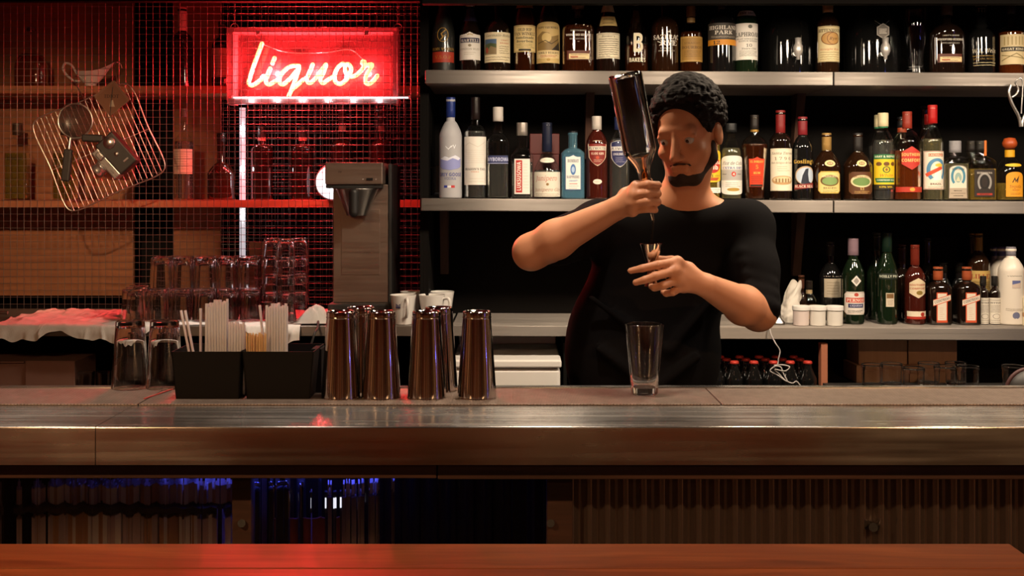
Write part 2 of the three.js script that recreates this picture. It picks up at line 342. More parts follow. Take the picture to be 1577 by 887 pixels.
// ---------- back counter on the left ----------
const CT = PY(502, SHD), CD = 4.44, CXR = PX(693, SHD);
{
  const t = thing('back_counter', 'steel back counter with open cupboard on the left below the wire cage', 'counter');
  part(t, 'worktop', uvMetres(box(-3.1, CXR, CT - 0.035, CT, -CD, -SHD, 0.003)), M.shelfSteel);
  part(t, 'side_panel', box(CXR - 0.03, CXR - 0.004, 0, CT - 0.035, -CD + 0.01, -SHD - 0.02), M.black);
  part(t, 'side_panel', box(PX(560, SHD), PX(560, SHD) + 0.02, 0, CT - 0.035, -CD + 0.01, -SHD - 0.02), M.black);
  part(t, 'rear_panel', box(-3.1, CXR - 0.03, 0, CT - 0.035, -CD, -CD + 0.01), M.black);
  part(t, 'lower_shelf', box(-3.1, CXR - 0.03, 0.785, 0.81, -CD + 0.01, -SHD - 0.02), M.black);
  part(t, 'plinth', box(-3.1, CXR - 0.03, 0, 0.785, -SHD - 0.05, -SHD - 0.03), M.black);
  const d = 3.93, cartonM = std({ color: C(0.24, 0.13, 0.105), roughness: 0.9 });
  for (const [a, b, y, lab] of [[-40, 38, 557, 'brown carton at the far left below the back counter'], [39, 115, 556, 'brown carton beside the blue lit tumblers below the back counter']]) {
    const c = thing('carton', lab, 'box', null, 'cartons below the back counter');
    part(c, 'case', uvMetres(box(PX(a, d), PX(b, d), 0.8105, PY(y, d), -d - 0.2, -d - (a < 0 ? 0.01 : 0), 0.002), 3), cartonM);
    part(c, 'flap', uvMetres(box(PX(a, d) + 0.002, PX(b, d) - 0.002, PY(y + 1.5, d), PY(y - 0.3, d), -d - 0.08, -d + 0.002, 0.0005), 3), cartonM);
  }
}

// ---------- glasses ----------
// an open glass with a thick base; h height, r0 radius at base, r1 at rim
function tumblerGeo(h, r0, r1, wall = 0.0028, base = 0.012, seg = 28) {
  const p = [[0, 0], [r0 * 0.9, 0], [r0, 0.0025]];
  for (let i = 1; i <= 4; i++) p.push([r0 + (r1 - r0) * i / 4, 0.0025 + (h - 0.004) * i / 4]);
  p.push([r1 - wall * 0.5, h], [r1 - wall, h - 0.0015]);
  for (let i = 3; i >= 0; i--) p.push([r0 + (r1 - r0) * i / 4 - wall, base + (h - 0.004 - base) * i / 4]);
  p.push([r0 - wall - 0.006, base - 0.0005], [0, base]);
  return lathe(p, seg);
}
const flip = (g, h) => { const q = g.clone(); q.rotateX(Math.PI); q.translate(0, h, 0); return q; };
{
  // upright pint glass in front of the bartender
  const d = F * (EYE - BT - 0.004) / (607 - HZ), s = S(d);
  const m = solo('pint_glass', 'clear upright pint glass standing alone in front of the bartender', 'glass', tumblerGeo(0.154, 20.5 * s, 30 * s, 0.0032, 0.016, 40), M.glass);
  m.position.set(PX(992.5, d), BT + 0.0043, -d);
  const d2 = F * (EYE - BT - 0.004) / (597 - HZ), s2 = S(d2), h2 = 0.152;
  const gi = flip(tumblerGeo(h2, 21.5 * s2, 28 * s2, 0.003, 0.016, 40), h2);
  [[200.5, 'clear pint glass upside down at the left end of the glasses on the bar'], [253.5, 'clear pint glass upside down touching the black straw caddy']].forEach(([x, lab]) => {
    const q = solo('inverted_pint_glass', lab, 'glass', gi, M.glass, 'upside down pint glasses on the bar'); q.position.set(PX(x, d2), BT + 0.0043, -d2);
  });
  // stacked tumblers on the back counter
  const h = 0.108, gT = flip(tumblerGeo(h, 0.034, 0.0385, 0.0026, 0.012, 22), h), ty = CT + 0.0085;
  const nthC = ['first clear glass', 'second clear glass', 'third clear glass', 'fourth clear glass', 'fifth clear glass', 'sixth clear glass'];
  const put = (x, d, y, lab, grp) => { const q = solo('tumbler', lab, 'glass', gT, M.glass, grp); q.position.set(PX(x, d), y, -d); };
  for (let r = 0; r < 3; r++) for (let i = 0; i < 6; i++) { const d = 3.965 + r * 0.085; put(204 + i * 36.5 * 3.965 / d + r * 5, d, ty, nthC[i] + ' from the left in the ' + ['front', 'middle', 'rear'][r] + ' row of the bottom tier of tumblers', 'bottom tier of the wide tumbler stack'); }
  for (let r = 0; r < 2; r++) for (let i = 0; i < 5; i++) { const d = 3.98 + r * 0.085; put(248 + i * 33.8 + r * 3, d, ty + h + 0.0015, nthC[i] + ' from the left in the ' + ['front', 'rear'][r] + ' row of the top tier of tumblers', 'top tier of the wide tumbler stack'); }
  const h3 = 0.098, gN = flip(tumblerGeo(h3, 0.0270, 0.0365, 0.0022, 0.010, 22), h3);
  const cols = [[419, 3.97, 'left'], [440, 3.90, 'front'], [460, 3.98, 'right']], nth = ['lowest', 'second lowest', 'third', 'topmost'];
  cols.forEach(([x, d, nm]) => { for (let k = 0; k < 4; k++) { const q = solo('nested_tumbler', nth[k] + ' clear tumbler of the ' + nm + ' nested column left of the coffee brewer', 'glass', gN, M.glass, 'nested tumbler columns'); q.position.set(PX(x, d), CT + 0.0085 + k * 0.0625, -d); } });
  // glasses below the shelves
  const gJ = (() => { const p = [[0, 0], [0.028, 0], [0.032, 0.004], [0.0335, 0.05], [0.0335, 0.062], [0.0355, 0.066], [0.0355, 0.074], [0.034, 0.077], [0.032, 0.075], [0.031, 0.06], [0.0305, 0.012], [0.026, 0.008], [0, 0.008]]; return lathe(p, 28); })();
  [[1343, 3.68, 'leftmost'], [1373, 3.70, 'second from left'], [1407, 3.61, 'third from left, nearest'], [1430, 3.715, 'half hidden fourth'], [1455, 3.64, 'fifth from left'], [1472, 3.72, 'half hidden sixth'], [1491, 3.65, 'seventh from left'], [1560, 3.65, 'far right']].forEach(([x, d, n]) => {
    const q = solo('rimmed_tumbler', n + ' short rimmed glass tumbler below the lower bottle shelf', 'glass', gJ, M.glass, 'rimmed tumblers below the lower shelf'); q.position.set(PX(x, d), 0.8865, -d); q.scale.set(0.98, 0.98, 0.98);
  });
  const gB = tumblerGeo(0.085, 0.024, 0.029, 0.0025, 0.01, 24);
  [[133, 'left'], [161, 'right']].forEach(([x, n]) => { const q = solo('short_tumbler', n + ' short tumbler beside the cartons below the back counter', 'glass', gB, M.glass, 'short tumblers below the back counter'); q.position.set(PX(x, 3.95), 0.8105, -3.95); });
  // tall beer glass on the upper shelf, small glass behind the frosted bottle
  const xb = PX(1410, 3.96), hb = 0.235, pb = [[0, 0], [0.030, 0], [0.0315, 0.004], [0.028, 0.03], [0.030, 0.09], [0.038, 0.16], [0.040, 0.19], [0.0375, 0.234], [0.036, 0.235], [0.0375, 0.19], [0.0355, 0.16], [0.0275, 0.09], [0.024, 0.03], [0.02, 0.022], [0, 0.02]];
  const q = solo('beer_glass', 'tall curved empty beer glass on the upper shelf between dark bottles', 'glass', lathe(pb, 32), M.glass); q.position.set(xb, shelfAt(0, xb) + 0.0005, -3.96);
  const xr = PX(674, 4.06), q2 = solo('small_glass', 'small empty glass at the left end of the middle shelf', 'glass', tumblerGeo(0.115, 0.028, 0.031, 0.0025, 0.01), M.glass); q2.position.set(xr, shelfAt(1, xr) + 0.0005, -4.06);
}

// ---------- shaker tins ----------
{
  const d = F * (EYE - BT - 0.004) / (612 - HZ), H = 0.186;
  const pr = [[0, H - 0.004], [0.026, H - 0.0045], [0.0285, H - 0.001], [0.0305, H], [0.0322, H - 0.0025], [0.0325, H - 0.012], [0.0318, H - 0.0145], [0.0326, H - 0.017], [0.0445, 0.004], [0.0455, 0.002], [0.0455, 0], [0.0435, 0], [0.043, 0.004], [0.0315, H - 0.018], [0, H - 0.012]].map(([r, y]) => [r, y]);
  const g = lathe(pr.reverse(), 56), band = lathe([[0.0327, H - 0.0145], [0.0334, H - 0.014], [0.0334, H - 0.0125], [0.0327, H - 0.012]], 48);
  const spots = [[525, d, 'polished shaker tin nearest the black straw caddy'], [587, d, 'second polished shaker tin from the straw caddy'], [657, d, 'third polished shaker tin from the straw caddy'], [734.5, d, 'rightmost polished shaker tin, standing apart'], [556, d + 0.088, 'shaker tin half hidden behind the first two tins'], [676, d + 0.09, 'shaker tin half hidden behind the third tin']];
  for (const [x, dd, lab] of spots) {
    const t = thing('shaker_tin', lab, 'shaker', V(PX(x, dd), BT + 0.0042, -dd), 'upside down shaker tins on the bar');
    part(t, 'cup', g, M.tin); part(t, 'ring', band, M.chrome); t.rotation.y = rr(0, 3); t.scale.set(0.945, 1, 0.945);
  }
}

// ---------- straw caddy with straws and picks ----------
{
  const d = 2.43, s = S(d), y0 = BT + 0.0042, yT = PY(541, d);
  const t = thing('straw_caddy', 'black two-bin bar caddy full of straws and wooden picks', 'caddy');
  const bin = (a, b, a2, b2, dep) => {            // tapered open bin
    const th = 0.0025, x = [PX(a2, d), PX(b2, d), PX(a, d), PX(b, d)], zf0 = -d + 0.0, zf1 = -d + 0.006, zb = -d - dep;
    const quad = (p) => { const g = new THREE.BufferGeometry(); g.setAttribute('position', new THREE.Float32BufferAttribute(p.flatMap((v) => v), 3)); g.setIndex([0, 1, 2, 0, 2, 3, 4, 6, 5, 4, 7, 6, 0, 4, 5, 0, 5, 1, 1, 5, 6, 1, 6, 2, 2, 6, 7, 2, 7, 3, 3, 7, 4, 3, 4, 0]); const n = g.toNonIndexed(); n.computeVertexNormals(); n.setAttribute('uv', new THREE.BufferAttribute(new Float32Array(n.attributes.position.count * 2), 2)); return n; };
    const slab = (A, B, Cc, D, off) => quad([A, B, Cc, D].map((v) => v.toArray()).concat([A, B, Cc, D].map((v) => v.clone().add(off).toArray())));
    const f = [V(x[0], y0, zf0), V(x[1], y0, zf0), V(x[3], yT, zf1), V(x[2], yT, zf1)], k = [V(x[0], y0, zb), V(x[1], y0, zb), V(x[3], yT, zb - 0.004), V(x[2], yT, zb - 0.004)];
    return merge([slab(f[0], f[1], f[2], f[3], V(0, 0, -th)), slab(k[0], k[1], k[2], k[3], V(0, 0, th)), slab(f[0], k[0], k[3], f[3], V(th, 0, 0)), slab(f[1], k[1], k[2], f[2], V(-th, 0, 0)), slab(f[0], f[1], k[1], k[0], V(0, th, 0))]);
  };
  const matte = phy({ color: C(0.008, 0.007, 0.0065), roughness: 0.85, specularIntensity: 0.3, side: THREE.DoubleSide });
  part(t, 'bin', bin(265, 372, 271, 368, 0.125), matte); part(t, 'bin', bin(374, 484, 380, 477, 0.125), matte);
  part(t, 'rear_tray', box(PX(470, d), PX(494, d + 0.06), y0, yT - 0.004, -d - 0.128, -d - 0.07, 0.002), matte);
  const strawG = (len) => { const o = 0.0029, i = 0.0024; return lathe([[i, 0], [o, 0], [o, len], [i, len], [i, 0]], 8); };
  const sg = {}; const straw = (x, dd, top, lean, leanZ, lab, grp, bottom = y0 + 0.004) => {
    const yt = PY(top, dd), len = Math.round((yt - bottom) / Math.cos(lean) * 250) / 250; sg[len] = sg[len] || strawG(len);
    const m = solo('drinking_straw', lab, 'straw', sg[len], M.straw, grp); m.position.set(PX(x, dd) + Math.tan(lean) * (yt - bottom), bottom, -dd); m.rotation.z = lean; m.rotation.x = leanZ;
  };
  const LA = ['translucent white straw in the tall bundle of the left caddy bin', 'tall straws in the left bin'], LB = ['translucent white straw in the shorter bundle of the left caddy bin', 'short straws in the left bin'], LC = ['translucent white straw in the bundle of the right caddy bin', 'straws in the right bin'];
  for (let r = 0; r < 3; r++) for (let i = 0; i < 8; i++) straw(318 + i * 4.3 + (r % 2) * 2, d + 0.035 + r * 0.02, 464 + rr(-3, 5) + (i < 2 ? 6 : 0), rr(-0.012, 0.012), 0, ...LA);
  for (let r = 0; r < 3; r++) for (let i = 0; i < 6; i++) straw(353.5 + i * 4.3 + (r % 2) * 1.2, d + 0.03 + r * 0.02, 497 + rr(-2, 3), rr(-0.006, 0.004), 0, ...LB);
  for (let r = 0; r < 3; r++) for (let i = 0; i < 8; i++) straw(411 + i * 4.2 + (r % 2) * 1.5, d + 0.035 + r * 0.02, 470 + rr(-3, 4), rr(-0.01, 0.01), 0, ...LC);
  [[279, 479, 'leftmost leaning'], [285, 477, 'second leaning']].forEach(([x, y, n]) => straw(x, d + 0.04, y, 0.19, 0, n + ' white straw in the left caddy bin', 'straws leaning out of the left bin'));
  straw(309, d + 0.05, 474, 0, 0, 'upright single straw left of the tall bundle', 'single straws');
  straw(400, d + 0.05, 470, 0.10, 0, 'straw leaning left out of the right caddy bin', 'single straws');
  const pg = new THREE.CylinderGeometry(0.0011, 0.0011, 0.112, 5); pg.translate(0, 0.056, 0);
  for (let g = 0; g < 2; g++) for (let r = 0; r < 3; r++) for (let i = 0; i < 8; i++) {
    const m = solo('wooden_pick', g ? 'pale wooden pick in the bundle left of the straws in the right bin' : 'pale wooden pick in the bundle at the divider of the caddy', 'pick', pg, M.pick, g ? 'wooden picks, right bundle' : 'wooden picks, left bundle');
    const dd = d + 0.02 + r * 0.012; m.position.set(PX((g ? 396 : 380) + i * 1.95 + rr(-0.4, 0.4), dd), PY(514, dd) - 0.112 + rr(-0.006, 0.003), -dd); m.rotation.z = rr(-0.03, 0.03);
  }
}

// ---------- wire cage on the left ----------
const MD = 4.46, MDB = 4.98, CSD = 4.64, pitch = 10.45 * MD / F;
{
  const x0 = -3.1, x1 = PX(664, MD), yLo = PY(476, MD), yHi = PY(2, MD) + 0.02;
  const wg = {}; const wire = (len) => (wg[len] = wg[len] || new THREE.CylinderGeometry(0.0014, 0.0014, len, 5));
  const panel = (name, label, xa, xb, ya, yb, d, p, r, wm = M.wire) => {
    const t = thing(name, label, 'wire mesh');
    const gv = new THREE.CylinderGeometry(r, r, yb - ya, 5), gh = new THREE.CylinderGeometry(r, r, xb - xa, 5).rotateZ(Math.PI / 2);
    for (let x = xb; x >= xa; x -= p) { const m = part(t, 'wire', gv, wm); m.position.set(x, (ya + yb) / 2, -d); }
    for (let y = yb - p * 0.5; y > ya; y -= p * 1.02) { const m = part(t, 'wire', gh, wm); m.position.set((xa + xb) / 2, y, -d - r * 1.8); }
    return t;
  };
  const fr = panel('wire_mesh_screen', 'square wire mesh screen in front of the left bottle shelves', PX(-330, MD), x1, yLo, yHi, MD, pitch, 0.0010);
  part(fr, 'frame_bar', box(PX(-330, MD), x1 + 0.01, yHi - 0.004, yHi + 0.02, -MD - 0.012, -MD + 0.008), M.black);
  part(fr, 'frame_bar', box(x1 - 0.003, x1 + 0.003, yLo, yHi, -MD - 0.006, -MD + 0.004), M.wire);
  part(fr, 'frame_bar', box(PX(-330, MD), x1, yLo - 0.02, yLo, -MD - 0.01, -MD + 0.006), M.black);
  panel('rear_wire_mesh', 'second wire mesh screen glowing red behind the hanging sign', PX(340, MDB), PX(690, MDB), PY(470, MDB), PY(-10, MDB), MDB, pitch, 0.0016, M.galv);
  const sup = (a, b, y, lab, red) => solo('cage_shelf', lab, 'shelf', uvMetres(box(PX(a, CSD), PX(b, CSD), PY(y + 12, CSD), PY(y, CSD), -4.95, -CSD, 0.002), 1, y * 0.01, 0), M.board, 'wooden shelves inside the wire cage');
  sup(-320, 652, 132, 'upper wooden shelf inside the wire cage behind the sign'); sup(-320, 652, 308, 'lower wooden shelf inside the wire cage behind the brewer');
  const bp = (a, b, y0, y1, lab) => solo('back_board', lab, 'board', uvMetres(box(PX(a, 4.96), PX(b, 4.96), PY(y1, 4.96), PY(y0, 4.96), -4.975, -4.955), 1, a * 0.01, 0), M.board);
  bp(-300, 206, -10, 455, 'wide pale brown back board behind the tequila bottles');
  bp(268, 340, -10, 470, 'narrow back board between the dark gap and the white post');
  bp(384, 420, 372, 470, 'low back board behind the nested tumblers');
  const tb = thing('cage_plinth', 'dark plinth under the wire cage behind the counter', 'plinth'); part(tb, 'board', box(-3.1, x1, 0, CT - 0.04, -5.0, -CD - 0.005), M.black);
  struct('trim_4', box(PX(208, 4.9), PX(266, 4.9), CT - 0.04, 2.4, -5.02, -4.985), M.black);
}

// ---------- neon sign ----------
const SD = 4.56;
{
  const t = thing('neon_sign', 'glowing red neon sign reading liquor in a clear acrylic box', 'neon sign');
  const rT = 0.0085, q = (pts, d = SD) => pts.map(([x, y]) => P(x, y, d));
  const coreM = glow(6, 1.35, 0.42, C(0.9, 0.5, 0.4));
  const letters = {
    letter_l: [[[403.5, 67.3], [399.6, 77.8], [391.4, 99.4], [385.1, 119.3], [383.3, 128.3], [387.3, 131.5], [396, 127.4], [405, 120.2], [409.2, 117]]],
    letter_i: [[[416, 105.5], [411.3, 118.4], [409.7, 126.5], [414, 130.1], [423, 125.6], [429, 122.5]], [[422.8, 89.5], [419.6, 97.6]]],
    letter_q: [[[460.2, 101.4], [448.3, 102.1], [438.4, 108.4], [431.2, 118.4], [430.3, 126.5], [434.8, 130.1], [441.1, 126.5], [450.1, 117.4], [459.1, 106.6]], [[460.6, 105], [455.5, 121], [450.1, 135.5], [444.7, 148.2], [442, 156.3]], [[449.5, 138], [457.3, 131.5], [467, 122.9]]],
    letter_u: [[[481.5, 99.5], [476.5, 112], [472.6, 122.5], [476, 128], [484, 122.8], [493, 111], [501.8, 99.6]], [[502, 101], [498, 112], [493.5, 122.9], [497.1, 128], [504, 123.8], [512, 118.6]]],
    letter_o: [[[527.8, 97.6], [519.7, 104.8], [515.2, 117.5], [517, 126.5], [524.2, 129.2], [532.3, 123.8], [538.7, 113.9], [540.5, 104.8], [535.5, 98.3], [531.6, 102], [532.3, 110.3], [538, 117.6], [546.8, 116.8], [555, 110]]],
    letter_r: [[[555.8, 109.4], [561.6, 100], [560.5, 94], [557.4, 96.8], [563, 100.3], [573, 99.4], [568.4, 108.4], [563, 119.3], [563, 127], [567.5, 129.2], [575.7, 123.8], [581, 116.6]]],
  };
  for (const [n, strokes] of Object.entries(letters)) {
    const gs = strokes.map((pts) => { const v = q(pts), g = [tube(v, rT, v.length * 7, 10)]; for (const e of [v[0], v[v.length - 1]]) g.push(new THREE.SphereGeometry(rT, 10, 8).translate(e.x, e.y, e.z)); return merge(g); });
    part(t, n, merge(gs), coreM, 'white hot neon tube shaped as a script letter');
  }
  const bk = SD + 0.055, x0 = PX(357, bk), x1 = PX(617, bk), y1 = PY(48, bk), y0 = PY(163, bk);
  const acr = phy({ color: C(0.22, 0.15, 0.15), roughness: 0.05, transmission: 0.82, ior: 1.5, thickness: 0 });
  part(t, 'back_panel', box(x0, x1, y0 + 0.03, y1, -bk - 0.003, -bk), acr, 'clear acrylic back panel');
  const edgeM = phy({ color: C(0.5, 0.42, 0.42), roughness: 0.2, transmission: 0.75, ior: 1.5, thickness: 0 });
  const fz = -(SD - 0.03);
  part(t, 'edge_panel', box(x0, x1, y1 - 0.016, y1, -bk, fz), edgeM);
  part(t, 'edge_panel', box(x0, x0 + 0.026, y0, y1 - 0.016, -bk, fz), edgeM);
  part(t, 'edge_panel', box(x1 - 0.022, x1, y0, y1 - 0.016, -bk, fz), edgeM);
  part(t, 'bottom_tray', box(x0 + 0.004, x1 - 0.004, y0, y0 + 0.025, fz - 0.016, fz + 0.002, 0.002), M.galv, 'galvanised steel tray');
  for (const bx of [400, 566]) { part(t, 'screw', rod(P(bx, 159, SD - 0.03), P(bx, 159, SD - 0.038), 0.003, 8), M.black); part(t, 'clip', box(PX(bx - 3, SD), PX(bx + 3, SD), PY(56, SD), PY(49, SD), fz, fz + 0.004), M.galv); }
  for (const cx of [361, 613]) {
    const c = P(cx, 42, SD), g = new THREE.TorusGeometry(0.015, 0.002, 6, 24); g.translate(c.x, c.y, c.z); part(t, 'ring', g, M.plainSteel);
    for (let k = 0; k < 11; k++) { const l = new THREE.TorusGeometry(0.006, 0.0014, 5, 12); l.scale(0.7, 1.3, 1); if (k % 2) l.rotateY(Math.PI / 2); l.translate(c.x, c.y + 0.021 + k * 0.0125, c.z); part(t, 'chain_link', l, M.plainSteel); }
  }
  part(t, 'cable', tube([P(404, 68, SD + 0.02), P(440, 80, bk - 0.006), P(500, 81, bk - 0.006), P(540, 77, bk - 0.006), P(560, 92, SD + 0.02)], 0.0015, 40, 5), M.plainSteel);
  // the light of the tubes
  for (const px of [391, 424, 453, 488, 525, 566]) {
    const l = new THREE.PointLight(C(1, 0.025, 0.03), NEON_I); l.position.copy(P(px, 112, px % 2 ? SD - 0.03 : SD + 0.03)); l.shadow.radius = 0.6; l.castShadow = true; t.add(l);
  }
}
// white tube lamps and the round lamp inside the cage
{
  const d = SD - 0.044;
  const h = thing('white_tube_lamp', 'thin bright white tube lamp lying along the bottom of the neon sign', 'lamp');
  part(h, 'tube', rod(P(360, 150, d), P(629, 150, d), 0.0045, 10), glow(1.5, 1.4, 1.45));
  part(h, 'socket', rod(P(629, 150, d), P(632, 150, d), 0.006, 10), M.white); part(h, 'socket', rod(P(357, 150, d), P(360, 150, d), 0.006, 10), M.white);
  for (const px of [380, 420, 460, 500, 540, 580]) { const l = new THREE.PointLight(C(0.95, 0.97, 1), 0.006); l.position.copy(P(px, 150, d - 0.03)); l.shadow.radius = 0.3; l.castShadow = true; h.add(l); }
  const v = thing('upright_tube_lamp', 'upright white tube lamp standing below the left end of the neon sign', 'lamp');
  part(v, 'tube', rod(P(373.5, 405, 4.74), P(373.5, 166, 4.74), 0.0125, 14), glow(0.42, 0.43, 0.47, C(0.7, 0.7, 0.72)));
  for (const y of [200, 260, 330]) { const l = new THREE.PointLight(C(0.95, 0.97, 1), 0.012); l.position.copy(P(373.5, y, 4.74 - 0.02)); l.shadow.radius = 0.4; l.castShadow = true; v.add(l); }
  part(v, 'foot', box(PX(367, 4.74), PX(380, 4.74), CT - 0.0395, PY(405, 4.74), -4.765, -4.715), M.galv);
  const o = thing('round_lamp', 'round white lamp half hidden behind the coffee brewer', 'lamp', P(513, 280.5, 4.60));
  part(o, 'disc', lathe([[0, -0.012], [0.066, -0.012], [0.070, 0], [0.060, 0.010], [0.03, 0.016], [0, 0.017]], 40).rotateX(Math.PI / 2), glow(1.1, 1.1, 1.15));
  part(o, 'rim', new THREE.TorusGeometry(0.071, 0.003, 8, 48), M.plainSteel);
  const l = new THREE.PointLight(C(0.95, 0.97, 1), 0.02); l.position.set(0, 0, 0.04); l.shadow.radius = 1; l.castShadow = true; o.add(l);
  part(o, 'foot', box(-0.03, 0.03, PY(308, CSD) - o.position.y, PY(308, CSD) - o.position.y + 0.012, -0.075, -0.012, 0.002), M.plainSteel); part(o, 'stem', rod(V(0, -0.066, -0.045), V(0, -0.03, -0.008), 0.006, 8), M.plainSteel);
}

// ---------- things hung on the mesh ----------
{
  const d = 4.405, c = [[48, 188], [198, 126], [257, 262], [107, 328]].map(([x, y]) => P(x, y, d));
  const t = thing('wire_rack', 'tilted wire cooling rack hanging on the mesh screen', 'rack');
  part(t, 'frame', tube([c[0], c[1], c[2], c[3]].flatMap((v, i, a) => { const n = a[(i + 1) % 4]; return [v.clone().lerp(n, 0.05), v.clone().lerp(n, 0.5), v.clone().lerp(n, 0.95)]; }), 0.0026, 120, 7, true), M.plainSteel);
  for (let i = 1; i < 20; i++) { const a = c[0].clone().lerp(c[1], i / 20), b = c[3].clone().lerp(c[2], i / 20); part(t, 'rack_wire', rod(a, b, 0.0013, 5), M.plainSteel); }
  const m0 = c[0].clone().lerp(c[3], 0.53), m1 = c[1].clone().lerp(c[2], 0.53); part(t, 'cross_bar', rod(m0.setZ(-d - 0.003), m1.setZ(-d - 0.003), 0.002, 6), M.plainSteel);
  const hook = (pts, lab) => { const h = thing('wire_hook', lab, 'hook'); part(h, 'wire', tube(pts.map(([x, y, z]) => P(x, y, z)), 0.0016, 36, 6), M.plainSteel); };
  hook([[136, 158, 4.398], [131, 154, 4.40], [124, 142, 4.41], [116, 128, 4.42], [115, 120, 4.44], [121, 117, 4.463], [130, 124, 4.468]], 'left wire hook holding the tilted rack on the mesh');
  hook([[186, 136, 4.398], [182, 132, 4.40], [179, 118, 4.41], [176, 102, 4.43], [179, 96, 4.45], [185, 98, 4.466], [188, 105, 4.468]], 'right wire hook above the cardboard tag on the rack');
  // fine strainer with black handle
  const sc = P(116, 186, 4.385), st = thing('tea_strainer', 'round fine strainer with black handle hanging on the wire rack', 'strainer', sc);
  part(st, 'rim', new THREE.TorusGeometry(0.066, 0.0032, 8, 48), M.plainSteel);
  part(st, 'sieve', lathe([[0, -0.02], [0.03, -0.0175], [0.05, -0.011], [0.064, 0]], 32).rotateX(Math.PI / 2), phy({ color: C(0.30, 0.26, 0.24), roughness: 0.3, transmission: 0.93, specularIntensity: 0.4, thickness: 0, side: THREE.DoubleSide }));
  part(st, 'neck', rod(V(-0.018, -0.066, 0.002), V(-0.023, -0.115, 0.006), 0.005, 8), M.plainSteel);
  const hd = part(st, 'handle', new RoundedBoxGeometry(0.033, 0.125, 0.018, 3, 0.007), M.blackPlastic, 'black plastic handle'); hd.position.set(-0.029, -0.172, 0.008); hd.rotation.z = -0.10;
  // old film camera
  const cc = P(182, 236, 4.36), cm = thing('film_camera', 'old black and silver film camera hung on the wire rack', 'camera', cc); cm.rotation.z = -0.84;
  part(cm, 'body', new RoundedBoxGeometry(0.150, 0.088, 0.052, 3, 0.008), M.blackPlastic);
  const fp = part(cm, 'front_plate', new RoundedBoxGeometry(0.135, 0.034, 0.046, 3, 0.006), M.galv, 'silver metal front plate'); fp.position.set(0.005, -0.056, 0.002);
  const lens = part(cm, 'lens', lathe([[0, 0], [0.027, 0], [0.029, 0.006], [0.025, 0.010], [0.025, 0.024], [0.027, 0.026], [0.027, 0.036], [0.022, 0.037], [0.018, 0.03], [0, 0.03]], 32), M.galv, 'silver lens barrel'); lens.rotation.x = Math.PI; lens.position.set(0.0, -0.072, 0.004);
  const fl = part(cm, 'flash_block', new RoundedBoxGeometry(0.03, 0.022, 0.03, 2, 0.004), M.galv); fl.position.set(-0.03, -0.05, 0.028);
  const dial = part(cm, 'dial', lathe([[0, 0], [0.022, 0], [0.023, 0.004], [0.022, 0.009], [0.012, 0.010], [0.011, 0.014], [0, 0.014]], 28).rotateX(Math.PI / 2), M.plainSteel); dial.position.set(-0.045, 0.008, 0.026);
  const kn = part(cm, 'knob', lathe([[0, 0], [0.008, 0], [0.008, 0.006], [0, 0.006]], 16).rotateX(Math.PI / 2), M.plainSteel); kn.position.set(0.005, 0.0, 0.026);
  const hs = part(cm, 'hot_shoe', new THREE.BoxGeometry(0.006, 0.022, 0.004), M.plainSteel); hs.position.set(0.045, 0.012, 0.028);
  const grip = thing('black_handle_tool', 'short black handled tool lying between strainer and camera', 'tool', P(143, 213, 4.388)); grip.rotation.z = -0.05;
  part(grip, 'handle', new RoundedBoxGeometry(0.085, 0.03, 0.018, 3, 0.008), M.blackPlastic); part(grip, 'collar', rod(V(-0.043, 0, 0), V(-0.085, -0.006, 0), 0.006, 8), M.plainSteel);
}

// ---------- printed labels: one atlas ----------
const CELL = 204, COLS = 10, atlas = document.createElement('canvas'); atlas.width = atlas.height = 2048;
const ac = atlas.getContext('2d'); ac.clearRect(0, 0, 2048, 2048);
const LAB = {}; let labN = 0;
